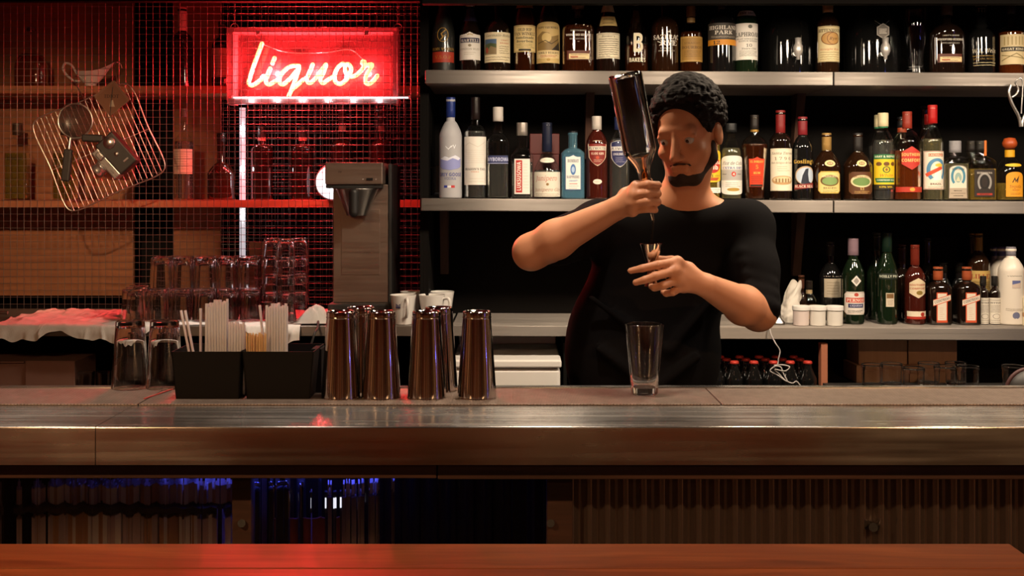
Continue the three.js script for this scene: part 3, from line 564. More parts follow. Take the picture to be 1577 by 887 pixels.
// label w = 100 units wide, 100*asp high
function L(id, asp, fn) {
  const col = labN % COLS, row = Math.floor(labN / COLS); labN++;
  const x = col * CELL + 2, y = row * CELL + 2, n = CELL - 4;
  ac.save(); ac.beginPath(); ac.rect(x, y, n, n); ac.clip(); ac.translate(x, y); ac.scale(n / 100, n / (100 * asp));
  const H = 100 * asp;
  const o = {
    H,
    bg: (col, shape = 'rect', p = 0) => {
      ac.fillStyle = col; ac.beginPath();
      if (shape === 'rect') ac.rect(p, p, 100 - 2 * p, H - 2 * p);
      if (shape === 'oval') ac.ellipse(50, H / 2, 50 - p, H / 2 - p, 0, 0, 7);
      if (shape === 'arch') { ac.moveTo(p, H - p); ac.lineTo(p, 30); ac.quadraticCurveTo(p, p, 50, p); ac.quadraticCurveTo(100 - p, p, 100 - p, 30); ac.lineTo(100 - p, H - p); }
      if (shape === 'bump') { ac.moveTo(p, H - p); ac.lineTo(p, 12); ac.lineTo(22, 12); ac.quadraticCurveTo(36, 10, 50, p); ac.quadraticCurveTo(64, 10, 78, 12); ac.lineTo(100 - p, 12); ac.lineTo(100 - p, H - p); }
      if (shape === 'pill') { ac.moveTo(p, 25); ac.quadraticCurveTo(p, p, 50, p); ac.quadraticCurveTo(100 - p, p, 100 - p, 25); ac.lineTo(100 - p, H - 20); ac.quadraticCurveTo(100 - p, H - p, 50, H - p); ac.quadraticCurveTo(p, H - p, p, H - 20); }
      if (shape === 'shield') { ac.moveTo(p, 14); ac.quadraticCurveTo(50, -8 + p, 100 - p, 14); ac.lineTo(94 - p, H * 0.66); ac.quadraticCurveTo(72, H * 0.92, 50, H - p); ac.quadraticCurveTo(28, H * 0.92, 6 + p, H * 0.66); }
      if (shape === 'hex') { for (let k = 0; k < 6; k++) { const a = Math.PI / 6 + k * Math.PI / 3; ac.lineTo(50 + (50 - p) * Math.cos(a), H / 2 + (H / 2 - p) * Math.sin(a)); } }
      if (shape === 'diamond') { ac.moveTo(50, p); ac.lineTo(100 - p, H / 2); ac.lineTo(50, H - p); ac.lineTo(p, H / 2); }
      if (shape === 'oct') { ac.moveTo(12, p); ac.lineTo(88, p); ac.lineTo(100 - p, 12); ac.lineTo(100 - p, H - 12); ac.lineTo(88, H - p); ac.lineTo(12, H - p); ac.lineTo(p, H - 12); ac.lineTo(p, 12); }
      ac.closePath(); ac.fill();
    },
    t: (s, y0, size, col, font = 'b', x0 = 50, max = 94) => {
      const fam = { b: 'bold SIZEpx sans-serif', n: 'SIZEpx sans-serif', s: 'SIZEpx serif', sb: 'bold SIZEpx serif', i: 'italic SIZEpx serif', m: 'SIZEpx monospace' }[font];
      ac.font = fam.replace('SIZE', size); ac.fillStyle = col; ac.textAlign = 'center'; ac.textBaseline = 'middle';
      const w = ac.measureText(s).width, k = Math.min(1, max / w); ac.save(); ac.translate(x0, y0); ac.scale(k, 1); ac.fillText(s, 0, 0); ac.restore();
    },
    vt: (s, x0, y0, size, col, len) => { ac.save(); ac.translate(x0, y0); ac.rotate(-Math.PI / 2); ac.font = 'bold ' + size + 'px sans-serif'; ac.fillStyle = col; ac.textAlign = 'center'; ac.textBaseline = 'middle'; const w = ac.measureText(s).width; ac.scale(len / w, 1); ac.fillText(s, 0, 0); ac.restore(); },
    r: (x0, y0, w, h, col) => { ac.fillStyle = col; ac.fillRect(x0, y0, w, h); },
    e: (x0, y0, rx, ry, col) => { ac.fillStyle = col; ac.beginPath(); ac.ellipse(x0, y0, rx, ry, 0, 0, 7); ac.fill(); },
    o: (x0, y0, rx, ry, col, lw = 2, a0 = 0, a1 = 7) => { ac.strokeStyle = col; ac.lineWidth = lw; ac.beginPath(); ac.ellipse(x0, y0, rx, ry, 0, a0, a1); ac.stroke(); },
    p: (pts, col) => { ac.fillStyle = col; ac.beginPath(); pts.forEach((q, i) => (i ? ac.lineTo(q[0], q[1]) : ac.moveTo(q[0], q[1]))); ac.closePath(); ac.fill(); },
    l: (pts, col, lw = 1.5) => { ac.strokeStyle = col; ac.lineWidth = lw; ac.beginPath(); pts.forEach((q, i) => (i ? ac.lineTo(q[0], q[1]) : ac.moveTo(q[0], q[1]))); ac.stroke(); },
    q: (y0, y1, n, col, a = 12, b = 88, lw = 1.4) => { for (let k = 0; k < n; k++) { const yy = y0 + (y1 - y0) * (n > 1 ? k / (n - 1) : 0), pts = [], e = b - (hash(k, n, 3) * 14); for (let xx = a; xx < e; xx += 1.6) pts.push([xx, yy + (hash(xx * 7 | 0, k, 5) - 0.5) * 3]); o.l(pts, col, lw); } },
    frame: (col, p = 4, lw = 1.5) => { ac.strokeStyle = col; ac.lineWidth = lw; ac.strokeRect(p, p, 100 - 2 * p, H - 2 * p); },
  };
  fn(o); ac.restore();
  LAB[id] = { u0: x / 2048, u1: (x + n) / 2048, v1: 1 - y / 2048, v0: 1 - (y + n) / 2048 };
}
const CR = '#e4d7b4', WH = '#e9e4dc', K = '#1c1712', GD = '#b08a3c', BR = '#6b4a26', RD = '#b5261c';
L('remy', 1.7, (o) => { o.o(50, 50, 21, 30, GD, 3); o.l([[42, 72], [50, 60], [44, 46], [56, 34], [62, 28]], GD, 5); o.l([[50, 58], [64, 48]], GD, 3); o.t('REMY MARTIN', 112, 17, GD, 'sb', 50, 98); o.r(0, 124, 100, 46, '#a8321c'); o.t('V.S.O.P', 147, 19, GD, 's', 50, 70); });
L('martell', 1.3, (o) => { o.bg(WH, 'bump'); o.l([[40, 14], [50, 10], [62, 15]], GD, 3); o.r(9, 28, 82, 22, '#141a44'); o.t('MARTELL', 39.5, 19, '#f0e8d8', 'sb', 50, 76); o.e(50, 63, 6, 6, '#8c7f66'); o.t('CORDON BLEU', 80, 12, '#8a8170', 's', 50, 84); o.q(96, 104, 2, '#b9b0a0', 28, 74); });
L('landscape', 1.18, (o) => { o.bg(CR); o.t('Germain-Robin', 13, 13, '#5a4a30', 'i', 55, 84); o.r(4, 27, 44, 60, '#4f6a8c'); o.p([[4, 48], [30, 42], [48, 46], [48, 87], [4, 87]], '#4b5a36'); o.p([[8, 87], [30, 54], [48, 62], [48, 87]], '#8d7a58'); o.e(16, 70, 6, 12, '#a8442a'); o.t('CRAFT', 32, 9, '#b5532f', 'm', 74, 40); o.t('BRANDY', 43, 9, '#b5532f', 'm', 74, 40); o.q(56, 82, 4, '#7a6a48', 56, 94); o.q(98, 108, 2, '#6b5a3a', 8, 96); });
L('rip', 1.2, (o) => { o.bg('#dcc68c'); o.frame(BR, 4); o.t('OLD RIP', 20, 16, '#3a2a18', 'sb', 50, 50); o.t('VAN WINKLE', 38, 20, '#3a2a18', 'sb', 50, 84); o.t('Handmade', 56, 15, K, 'sb', 50, 70); o.t('Bourbon', 72, 15, K, 'sb', 50, 62); o.q(85, 100, 3, '#6b5a3a', 18, 90); o.r(28, 106, 44, 8, K); });
L('neckband', 0.3, (o) => { o.bg('#9a6a34'); o.t('10', 15, 18, '#3a2414', 'sb'); });
L('pappy', 1.72, (o) => { o.bg('#c9ad70', 'arch'); o.t('PAPPY VAN WINKLE', 24, 13, '#2c2012', 'sb', 50, 74); o.p([[8, 62], [30, 40], [52, 46], [60, 62], [90, 52], [94, 118], [8, 118]], '#8a7040'); o.e(44, 66, 16, 20, '#d2b878'); o.p([[60, 118], [92, 80], [96, 118]], '#2a2014'); o.l([[12, 90], [40, 78], [60, 92], [88, 70]], '#4a3818', 3); o.r(6, 120, 88, 32, '#e2cc98'); o.t("FAMILY RESERVE", 129, 13, '#2c2012', 'sb', 50, 80); o.q(140, 146, 2, '#9a4a30', 22, 84); o.e(50, 158, 6, 6, '#b08a3c'); });
L('woodford', 1.5, (o) => { o.t('LABROT & GRAHAM', 15, 9, '#d8d0c4', 's', 50, 60); o.t('WOODFORD RESERVE', 34, 13, '#f0e8da', 'sb', 50, 96); o.t("DISTILLER'S SELECT", 51, 9, '#d8d0c4', 's', 50, 66); o.r(46, 62, 8, 1.5, '#d8d0c4'); o.r(6, 102, 86, 42, '#5a2412'); o.r(14, 116, 78, 24, '#e2cc98'); o.r(20, 128, 28, 6, '#b5532f'); o.q(121, 134, 2, '#4a3a28', 22, 86); });
L('booker', 1.08, (o) => { o.bg('#e6dcc0'); o.frame('#3c3226', 5, 1.5); o.t("Booker's", 14, 13, '#3c3226', 'i', 48, 46); o.q(26, 90, 8, '#3c3226', 14, 94, 1.8); o.t('Booker Noe', 98, 9, '#3c3226', 'i', 34, 40); });
L('slant', 0.5, (o) => { o.bg('#c9ad70'); o.q(15, 36, 2, '#5a4524', 16, 86, 2.5); });
L('bakers', 1.9, (o) => { ac.save(); o.t('B', 78, 150, '#e6dcc0', 'b', 52, 66); ac.restore(); o.t("BAKER'S", 172, 32, '#e6dcc0', 'b', 50, 96); });
L('sazerac', 1.05, (o) => { o.t('SAZERAC', 34, 28, '#e8e2d8', 'sb', 50, 94); o.t('RYE', 60, 32, '#e8e2d8', 'sb', 58, 58); o.l([[20, 52], [36, 62], [26, 72]], '#e8e2d8', 3); o.l([[48, 18], [58, 8], [60, 14]], '#e8e2d8', 3); o.t('STRAIGHT', 84, 9, '#cfc8bc', 'n', 50, 60); o.t('RYE WHISKEY', 95, 9, '#cfc8bc', 'n', 50, 62); });
L('goldlab', 1.1, (o) => { o.bg('#9a7434'); o.frame('#c8a860', 5, 2); o.t('STRAIGHT', 30, 12, '#5a3c14', 's'); o.t('BOURBON', 48, 16, '#5a3c14', 'sb'); o.q(64, 86, 4, '#6a4a1c', 18, 88); });
L('highland', 0.86, (o) => { o.bg('#3a342e'); o.t('HIGHLAND', 18, 20, '#e6dfd2', 'sb', 50, 86); o.t('PARK', 37, 20, '#e6dfd2', 'sb', 50, 50); o.q(52, 56, 2, '#a09684', 14, 92); o.r(0, 64, 100, 22, '#d08a20'); o.t('12', 75, 19, '#2a2018', 'sb', 30); });
L('laph', 1.62, (o) => { o.bg(WH); o.e(56, 15, 7, 8, '#6a6a60'); o.t('LAPHROAIG', 50, 26, '#20241c', 'sb', 52, 96); o.t('ISLAY SINGLE MALT', 70, 9, '#20241c', 's', 52, 84); o.t('SCOTCH WHISKY', 80, 9, '#20241c', 's', 52, 70); o.t('10', 98, 19, '#20241c', 's', 52); o.t('Years Old', 113, 11, '#20241c', 'i', 52); o.q(124, 144, 4, '#7a786c', 20, 88); });
L('laphneck', 0.3, (o) => { o.bg(WH); o.t('EST 1815', 15, 17, '#20241c', 'sb', 50, 80); });
L('ritten', 1.6, (o) => { o.bg('#e2d2a2'); o.frame('#7a5a2c', 3); o.t('RITTENHOUSE', 20, 19, '#3a2a18', 'sb', 50, 92); o.e(50, 56, 32, 28, '#c89a58'); o.o(50, 56, 32, 28, '#7a4a20', 3); o.o(60, 56, 22, 26, '#7a4a20', 2); o.t('Rye', 56, 17, '#4a2a10', 'i', 58); o.t('Straight Rye', 104, 12, '#b5532f', 'i', 46, 76); o.q(118, 148, 4, '#7a6238', 12, 92); });
L('hexbadge', 1.1, (o) => { o.bg('#9a948c', 'hex'); o.bg('#6c665f', 'hex', 8); o.q(42, 70, 4, '#d8d2c8', 24, 80, 3); });
L('weller', 1.2, (o) => { o.t('W.L.Weller', 38, 26, '#e0d4b8', 'i', 50, 96); o.q(62, 62, 1, GD, 6, 98, 2); o.t('SPECIAL RESERVE', 76, 10, GD, 's', 50, 86); o.q(94, 106, 2, '#c8b88c', 8, 98, 2); });
L('greatking', 1.35, (o) => { o.bg('#d8c69a'); for (let k = 0; k < 7; k++) o.r(14 + k * 11, 10, 3, 38, '#a8925c'); o.r(4, 56, 92, 20, '#2a241c'); o.t('GREAT KING ST', 66, 15, '#e6dcc0', 'b', 50, 86); o.l([[6, 118], [50, 86], [94, 118]], '#7a6838', 3); o.l([[6, 92], [94, 112]], '#7a6838', 3); });
// middle shelf
L('goose', 1.9, (o) => { o.l([[32, 14], [44, 26], [56, 12]], '#eef2f8', 4); o.l([[52, 20], [62, 10], [66, 22], [72, 8]], '#eef2f8', 3); o.p([[4, 62], [30, 52], [46, 58], [70, 48], [96, 60], [96, 92], [80, 100], [50, 106], [20, 102], [4, 92]], '#8f96cf'); o.p([[4, 62], [30, 52], [46, 58], [70, 48], [96, 60], [84, 68], [60, 60], [40, 70], [20, 66]], '#dfe2f2'); o.t('GREY GOOSE', 122, 19, '#5a62a8', 'b', 50, 98); o.t('VODKA', 138, 13, '#6a72b0', 's', 50); o.r(26, 164, 14, 9, '#2a3a9a'); o.r(40, 164, 14, 9, '#eee'); o.r(54, 164, 14, 9, '#c03030'); });
L('dragontail', 2.05, (o) => { o.bg(WH); o.l([[10, 40], [30, 26], [60, 44], [92, 20]], '#cfc8bc', 2); o.q(58, 110, 7, '#d8d2c8', 14, 90); o.t("DRAGON'S TAIL", 138, 13, K, 'sb', 50, 84); o.t('VODKA', 149, 8, '#b5532f', 's'); o.q(178, 190, 2, '#cfc8bc', 30, 90); });
L('wyb', 0.5, (o) => { o.bg('#2a3260', 'rect', 6); o.t('WYBOROWA', 25, 24, '#c6ccec', 'b', 50, 92); o.r(4, 42, 92, 3, '#aab0d8'); });
L('luks', 1.95, (o) => { o.bg(WH); o.r(10, 8, 40, 178, RD); o.vt('LUKSUSOWA', 30, 97, 36, '#f2ece0', 160); o.q(30, 160, 9, '#c8c2b8', 58, 96, 1.5); });
L('junip', 0.92, (o) => { o.bg('#dcd6c8'); o.t('Junipero', 24, 24, '#b5604a', 'i', 46, 66); o.e(50, 46, 4, 5, '#8a6a3a'); o.t('Junipero Gin', 66, 16, '#9a6a52', 'i', 50, 86); o.q(82, 88, 2, '#a89a88', 10, 94); });
L('smalloval', 0.34, (o) => { o.bg('#dcd6c8', 'oval'); o.q(17, 17, 1, '#9a9284', 26, 80); });
L('bombay', 1.65, (o) => { o.bg('#2a4a78', 'bump'); o.bg('#e6e4e0', 'bump', 4); o.t('BOMBAY', 30, 19, '#26364e', 'sb', 50, 70); o.e(50, 70, 17, 25, '#3f6fae'); o.e(50, 70, 10, 14, '#a9c4e4'); o.t('SAPPHIRE', 104, 17, '#26364e', 'sb', 50, 80); o.q(120, 124, 2, '#5a7ab0', 24, 80); o.r(26, 134, 50, 3, '#c0504a'); o.q(146, 156, 2, '#a0a0a0', 22, 84); });
L('plyred', 1.3, (o) => { o.bg('#d8c8ac', 'shield'); o.bg('#7c2018', 'shield', 5); o.r(4, 32, 92, 20, '#d8d0c0'); o.t('PLYMOUTH', 42, 18, '#20202c', 'sb', 50, 86); o.t('SLOE GIN', 68, 15, '#e8dcc8', 'sb', 50, 62); o.e(50, 88, 8, 8, '#b5442c'); o.q(100, 108, 2, '#d8c8ac', 32, 74); });
L('plyblue', 1.3, (o) => { o.bg('#c8c4c0', 'shield'); o.bg('#262a58', 'shield', 5); o.r(4, 32, 92, 20, '#d8d4d0'); o.t('PLYMOUTH', 42, 18, '#20202c', 'sb', 50, 86); o.t('ENGLISH GIN', 68, 14, '#e8e4e0', 'sb', 50, 66); o.q(86, 104, 3, '#a8a4b8', 28, 76); });
L('havana', 1.5, (o) => { o.bg('#d8b820', 'pill'); o.p([[46, 30], [52, 18], [58, 30], [54, 52], [48, 52]], '#2a2418'); o.e(50, 70, 42, 38, '#b02018'); o.t('Havana', 58, 26, '#f2e8d8', 'b', 50, 92); o.t('Club', 82, 28, '#f2e8d8', 'b', 50, 60); o.t('3', 120, 19, '#2a2418', 'sb', 52); o.t('AÑEJO', 120, 11, '#2a2418', 's', 26, 28); o.t('AÑOS', 120, 11, '#2a2418', 's', 76, 28); o.p([[14, 128], [86, 128], [74, 142], [26, 142]], '#b04a20'); });
L('yellowneck', 0.26, (o) => { o.bg('#d8b820'); o.t('3', 13, 19, '#5a4a10', 'b'); });
L('smallwhite', 0.3, (o) => { o.bg(WH); o.q(10, 20, 2, '#7a7468', 10, 92, 2); });
L('flor', 1.78, (o) => { o.bg('#dedad2', 'pill'); o.t('Flor de Caña', 34, 20, '#2a2a2a', 'i', 50, 84); o.t('EXTRA DRY', 56, 15, '#3a4a8a', 'sb', 50, 82); o.r(0, 64, 100, 48, '#a8a4a0'); o.e(52, 84, 8, 11, '#c02a1a'); o.t('4', 84, 15, '#f0e8e0', 'b', 52); o.q(84, 84, 1, '#4a4844', 8, 36, 2); o.q(84, 84, 1, '#4a4844', 66, 94, 2); o.q(124, 140, 3, '#8a867e', 22, 82); o.e(52, 154, 24, 8, '#a8873c'); });
L('eldorado', 1.85, (o) => { o.bg('#cf3c1c', 'bump'); o.t('EL DORADO', 30, 18, '#e8c050', 'sb', 50, 84); o.t('5', 62, 34, '#e8b040', 's'); o.t('RUM', 98, 19, '#e8c050', 'sb', 50, 52); o.q(124, 158, 4, '#7a1c10', 14, 90, 2); o.r(4, 170, 92, 13, '#2a1a10'); });
L('teresa', 2.05, (o) => { o.bg('#e2d8c2'); o.frame('#b8a88c', 3); o.t('Santa Teresa', 24, 17, '#4a3a26', 'i', 50, 86); o.t('1 7 9 6', 48, 21, '#5a4a34', 's', 50, 78); o.t('Ron Antiguo de Solera', 70, 12, '#4a3a26', 'i', 50, 88); o.q(88, 108, 3, '#a8987c', 30, 78); o.e(50, 154, 42, 22, '#b89466'); o.e(50, 150, 36, 14, '#d8c49c'); for (let k = 0; k < 5; k++) o.r(24 + k * 11, 146, 5, 18, '#8a6a40'); });
L('gosling', 1.75, (o) => { o.t("Gosling's", 22, 28, '#c8a03c', 'sb', 50, 98); o.e(54, 96, 44, 50, '#b89a7a'); o.e(54, 98, 40, 45, '#b8c6d8'); o.p([[34, 140], [40, 96], [52, 62], [64, 58], [62, 90], [66, 128], [84, 142]], '#1a2234'); o.p([[6, 146], [98, 134], [98, 160], [4, 172]], '#7c2420'); o.t('BLACK SEAL', 154, 19, '#e8d8c8', 'sb', 50, 86); });
L('appleton', 0.95, (o) => { o.bg('#c6a850', 'oct'); o.bg('#e0cc84', 'oct', 5); o.e(50, 40, 40, 24, '#6a4a22'); o.e(50, 42, 33, 17, '#7c9a5c'); o.t('APPLETON ESTATE', 23, 10, '#f0e4c0', 'sb', 50, 66); o.t('RESERVE', 72, 12, '#4a2a12', 'sb'); o.q(82, 88, 2, '#6a4a22', 20, 84); });
L('appletondark', 0.95, (o) => { o.bg('#5a3416', 'oct'); o.e(50, 40, 42, 26, '#e0d0a4'); o.e(50, 42, 34, 18, '#6a8a4c'); o.t('APPLETON ESTATE', 22, 10, '#5a2a12', 'sb', 50, 66); o.t('12', 72, 15, '#e0c070', 'sb'); o.q(84, 90, 2, '#c8a860', 22, 82); });
L('appneck', 0.8, (o) => { o.bg('#dcc890', 'oval'); o.e(50, 40, 30, 22, '#8a6a34'); o.t('V/X', 40, 24, '#f0e4c0', 'sb', 50, 46); });
L('wray', 1.75, (o) => { o.bg('#e0c020'); o.r(0, 0, 100, 24, '#1c6a3c'); o.t('WRAY & NEPHEW', 12, 14, '#e8e4c8', 'b', 50, 92); for (const x0 of [22, 50, 78]) o.e(x0, 48, 11, 10, '#6a4418'); o.o(50, 76, 12, 14, '#2a4a2c', 4); o.e(50, 76, 5, 7, '#8a5a2a'); o.t('White', 104, 19, '#a8501c', 'i'); o.p([[6, 118], [94, 118], [88, 140], [12, 140]], '#1c6a3c'); o.t('OVERPROOF RUM', 129, 11, '#e8e4c8', 'b', 50, 72); o.r(0, 150, 100, 25, '#2a2414'); o.t('63% VOL', 162, 13, '#e0c020', 'b', 50, 60); });
L('soco', 1.08, (o) => { o.bg('#b83024', 'hex'); o.t('SOUTHERN', 38, 19, '#ecc070', 'b', 50, 88); o.t('COMFORT', 64, 20, '#ecc070', 'b', 50, 88); });
L('socoband', 0.25, (o) => { o.bg('#b0301c'); o.e(52, 12, 8, 9, '#d89a40'); });
L('cachaca', 1.85, (o) => { o.bg('#e2d8c8'); o.frame('#8a3a22', 3, 2); o.r(22, 12, 60, 14, '#a8502c'); o.t('CACHAÇA', 19, 12, '#f0e0c8', 'b'); o.o(54, 92, 32, 50, '#4f86ac', 15, 2.2, 7.2); o.p([[40, 140], [48, 80], [68, 76], [72, 140]], '#f2eee6'); o.p([[8, 110], [70, 70], [78, 84], [16, 124]], '#cc4a2c'); o.e(62, 68, 16, 8, '#e0b840'); o.t('BRAZIL', 158, 13, '#4a3426', 'b'); o.q(172, 178, 2, '#8a7a66', 20, 84); });
L('herrsilver', 1.75, (o) => { o.bg('#5c5046', 'arch'); o.bg('#d8d0c0', 'arch', 5); o.o(50, 60, 32, 46, '#3f7f98', 13, 2.3, 7.1); o.t('HERRADURA', 22, 14, '#2c2620', 'sb', 50, 66); o.e(50, 66, 18, 26, '#8aa6a0'); o.p([[38, 84], [50, 58], [62, 86]], '#cfc8a8'); o.p([[6, 120], [94, 120], [98, 172], [2, 172]], '#a89a88'); o.q(134, 134, 1, '#3a322a', 26, 80, 2); o.r(10, 146, 80, 2, '#5c5046'); o.q(160, 160, 1, '#3a322a', 24, 86, 2); });
L('herrdark', 1.4, (o) => { o.bg('#241a14', 'rect'); o.o(50, 66, 30, 44, '#8f8c88', 10, 2.3, 7.1); o.o(50, 66, 18, 30, '#100c0a', 8); o.t('HERRADURA', 18, 13, '#bcb8b0', 'sb', 50, 76); o.r(12, 122, 76, 10, '#a02c1c'); o.t('REPOSADO', 127, 9, '#2a1410', 'b'); });
L('corazon', 1.3, (o) => { o.bg('#d89420', 'arch'); o.l([[34, 56], [46, 34], [52, 50], [66, 30], [60, 56]], '#2a1c14', 5); o.t('Tequila', 76, 19, '#7a3410', 'i', 50, 70); o.t('Añejo', 94, 15, '#7a3410', 'i'); o.q(112, 118, 2, '#8a5010', 24, 82); });
L('yelband', 0.3, (o) => { o.bg('#e0b020', 'oval'); });
L('generic', 1.3, (o) => { o.bg('#d8cfbe'); o.frame('#9a8c74', 5); o.q(26, 40, 2, '#6a5c48', 20, 84, 3); o.q(60, 104, 5, '#a09482', 16, 90); });
// lower shelf
L('tiopepe', 1.2, (o) => { o.t('TIO PEPE', 14, 19, '#bfb4a4', 'sb', 50, 98); o.r(12, 30, 76, 86, '#b8ac98'); o.q(48, 100, 5, '#7a6e5c', 24, 82); });
L('pernod', 1.06, (o) => { o.bg('#dcd6ce', 'oct'); o.frame('#8a5a54', 5, 1.5); o.e(50, 14, 9, 8, '#b84a3c'); o.r(8, 28, 84, 22, '#c0402c'); o.t('PERNOD', 39, 19, '#f0e4d8', 'sb', 50, 78); o.r(18, 56, 64, 18, '#1c2456'); o.t('LIQUEUR', 65, 12, '#d0d0e0', 'b'); o.q(88, 94, 2, '#5a5450', 16, 80, 2); });
L('whitediamond', 1.2, (o) => { o.bg('#e2ded8', 'diamond'); o.bg('#9a948c', 'diamond', 22); });
L('noilly', 0.3, (o) => { o.bg('#1c241c'); o.t('NOILLY PRAT', 15, 18, '#cfd4c4', 'b', 50, 96); });
L('noillylow', 1.5, (o) => { o.bg('#d0c4b0'); o.r(8, 8, 84, 50, '#7a5a34'); o.q(80, 130, 5, '#7a6e5c', 16, 88, 2); });
L('soco2', 1.5, (o) => { o.bg('#d8c8a8', 'hex'); o.t('SOUTHERN', 52, 20, '#a03a20', 'b', 50, 84); o.t('COMFORT', 78, 20, '#a03a20', 'b', 50, 84); o.e(56, 110, 16, 16, '#8a7434'); });
L('soco2band', 0.45, (o) => { o.bg('#ddd2bc'); o.r(0, 30, 100, 15, '#a82c1c'); o.e(70, 18, 10, 12, '#a82c1c'); });
L('cointreau', 1.75, (o) => { o.bg('#c8502c', 'rect'); ac.clearRect(0, 0, 18, 176); ac.clearRect(80, 0, 20, 176); o.r(24, 6, 50, 156, '#ded4c4'); o.p([[0, 44], [100, 12], [100, 44], [0, 78]], '#e2d8c8'); o.l([[0, 44], [100, 12]], '#c8502c', 4); o.l([[0, 78], [100, 44]], '#c8502c', 4); ac.save(); ac.translate(50, 45); ac.rotate(-0.31); o.t('COINTREAU', 0, 22, '#6a5a52', 'b', 0, 92); ac.restore(); o.q(90, 150, 6, '#c8a088', 34, 66, 1.5); });
L('lillet', 0.9, (o) => { o.bg('#b89a58'); o.t('LILLET', 26, 28, '#8a2c1c', 'sb', 50, 88); o.q(52, 80, 4, '#6a5024', 14, 88, 2); });
L('bitters', 2.2, (o) => { o.bg('#d8d2c6'); o.r(0, 18, 100, 3, '#4a443c'); o.t('BITTERS', 42, 20, '#2a2622', 'sb', 50, 88); o.q(64, 120, 6, '#5a544c', 8, 96, 2); o.o(50, 156, 24, 20, '#6a645c', 3); o.q(190, 206, 2, '#5a544c', 8, 96, 2); });
L('coole', 2.2, (o) => { o.t('COOLE SWAN', 12, 20, '#2c3070', 'b', 50, 96); o.q(26, 26, 1, '#8a8474', 18, 84, 1.2); o.r(36, 44, 30, 30, '#5a6496'); o.p([[36, 60], [66, 52], [66, 74], [36, 74]], '#c9b8ac'); o.q(158, 164, 2, '#a89c88', 14, 92, 1); o.e(50, 184, 13, 14, '#6a6e8c'); o.q(206, 206, 1, '#a89c88', 22, 84, 1); });
// cage and others
L('tesoro', 0.4, (o) => { o.t('TESORO', 22, 22, '#20140c', 'sb', 50, 92); });
L('tagidiot', 1, (o) => { o.bg('#6a4632', 'rect'); ac.save(); ac.translate(50, 50); ac.rotate(Math.PI / 4 - 0.1); o.t('IDIOT', -12, 22, '#3a2418', 'sb', 0, 76); o.p([[-10, 34], [-4, 6], [6, 4], [10, 22], [14, 34]], '#9a8a78'); ac.restore(); });
L('brewmark', 0.6, (o) => { o.t('TH', 28, 40, '#1c1512', 'i', 50, 70); });
L('cupmark', 0.8, (o) => { o.bg('#3a3a5a'); o.t('LAVAZZA', 40, 22, '#c8c4d0', 'b', 50, 84); });
L('clocal', 1.5, (o) => { o.bg('#c8b8a4'); o.q(30, 120, 7, '#8a7a68', 14, 88, 2); });
const atlasT = new THREE.CanvasTexture(atlas); atlasT.colorSpace = THREE.SRGBColorSpace; atlasT.magFilter = THREE.LinearFilter;
M.label = std({ map: atlasT, roughness: 0.55, transparent: true, side: THREE.DoubleSide });

// flat printed patch (w x h) facing +z
function flatLabel(w, h, id) { const g = new THREE.PlaneGeometry(w, h), u = g.attributes.uv, c = LAB[id]; for (let i = 0; i < u.count; i++) u.setXY(i, c.u0 + (c.u1 - c.u0) * u.getX(i), c.v0 + (c.v1 - c.v0) * u.getY(i)); return g; }

// ---------- bottles ----------
// profile points [r, y, q]: q 1 = body section (may be squarish and flattened), 0 = round neck
function ringGeo(prof, n, az, seg = 36, ax = 1) {
  const pos = [], idx = [];
  prof.forEach(([r, y, q]) => { for (let i = 0; i < seg; i++) { const p = sect(r, q, i / seg * 2 * Math.PI, n, az); pos.push(p[0], y, p[1]); } });
  for (let k = 0; k < prof.length - 1; k++) for (let i = 0; i < seg; i++) { const a = k * seg + i, b = k * seg + (i + 1) % seg, c = a + seg, d = b + seg; idx.push(a, c, b, b, c, d); }
  const g = new THREE.BufferGeometry(); g.setAttribute('position', new THREE.Float32BufferAttribute(pos, 3)); g.setIndex(idx); g.computeVertexNormals(); return g;
}
function sect(r, q, t, n, az) {   // t = 0 faces +z
  const e = 2 / (2 + q * (n - 2)), s = Math.sin(t), c = Math.cos(t), k = 1 + q * (az - 1);
  return [r * Math.sign(s) * Math.pow(Math.abs(s), e), r * k * Math.sign(c) * Math.pow(Math.abs(c), e)];
}
const rAt = (prof, y) => { for (let i = 1; i < prof.length; i++) if (prof[i][1] >= y && prof[i][1] > prof[i - 1][1]) { const t = (y - prof[i - 1][1]) / (prof[i][1] - prof[i - 1][1]); return [prof[i - 1][0] + t * (prof[i][0] - prof[i - 1][0]), prof[i - 1][2] + t * (prof[i][2] - prof[i - 1][2])]; } return prof[prof.length - 1]; };
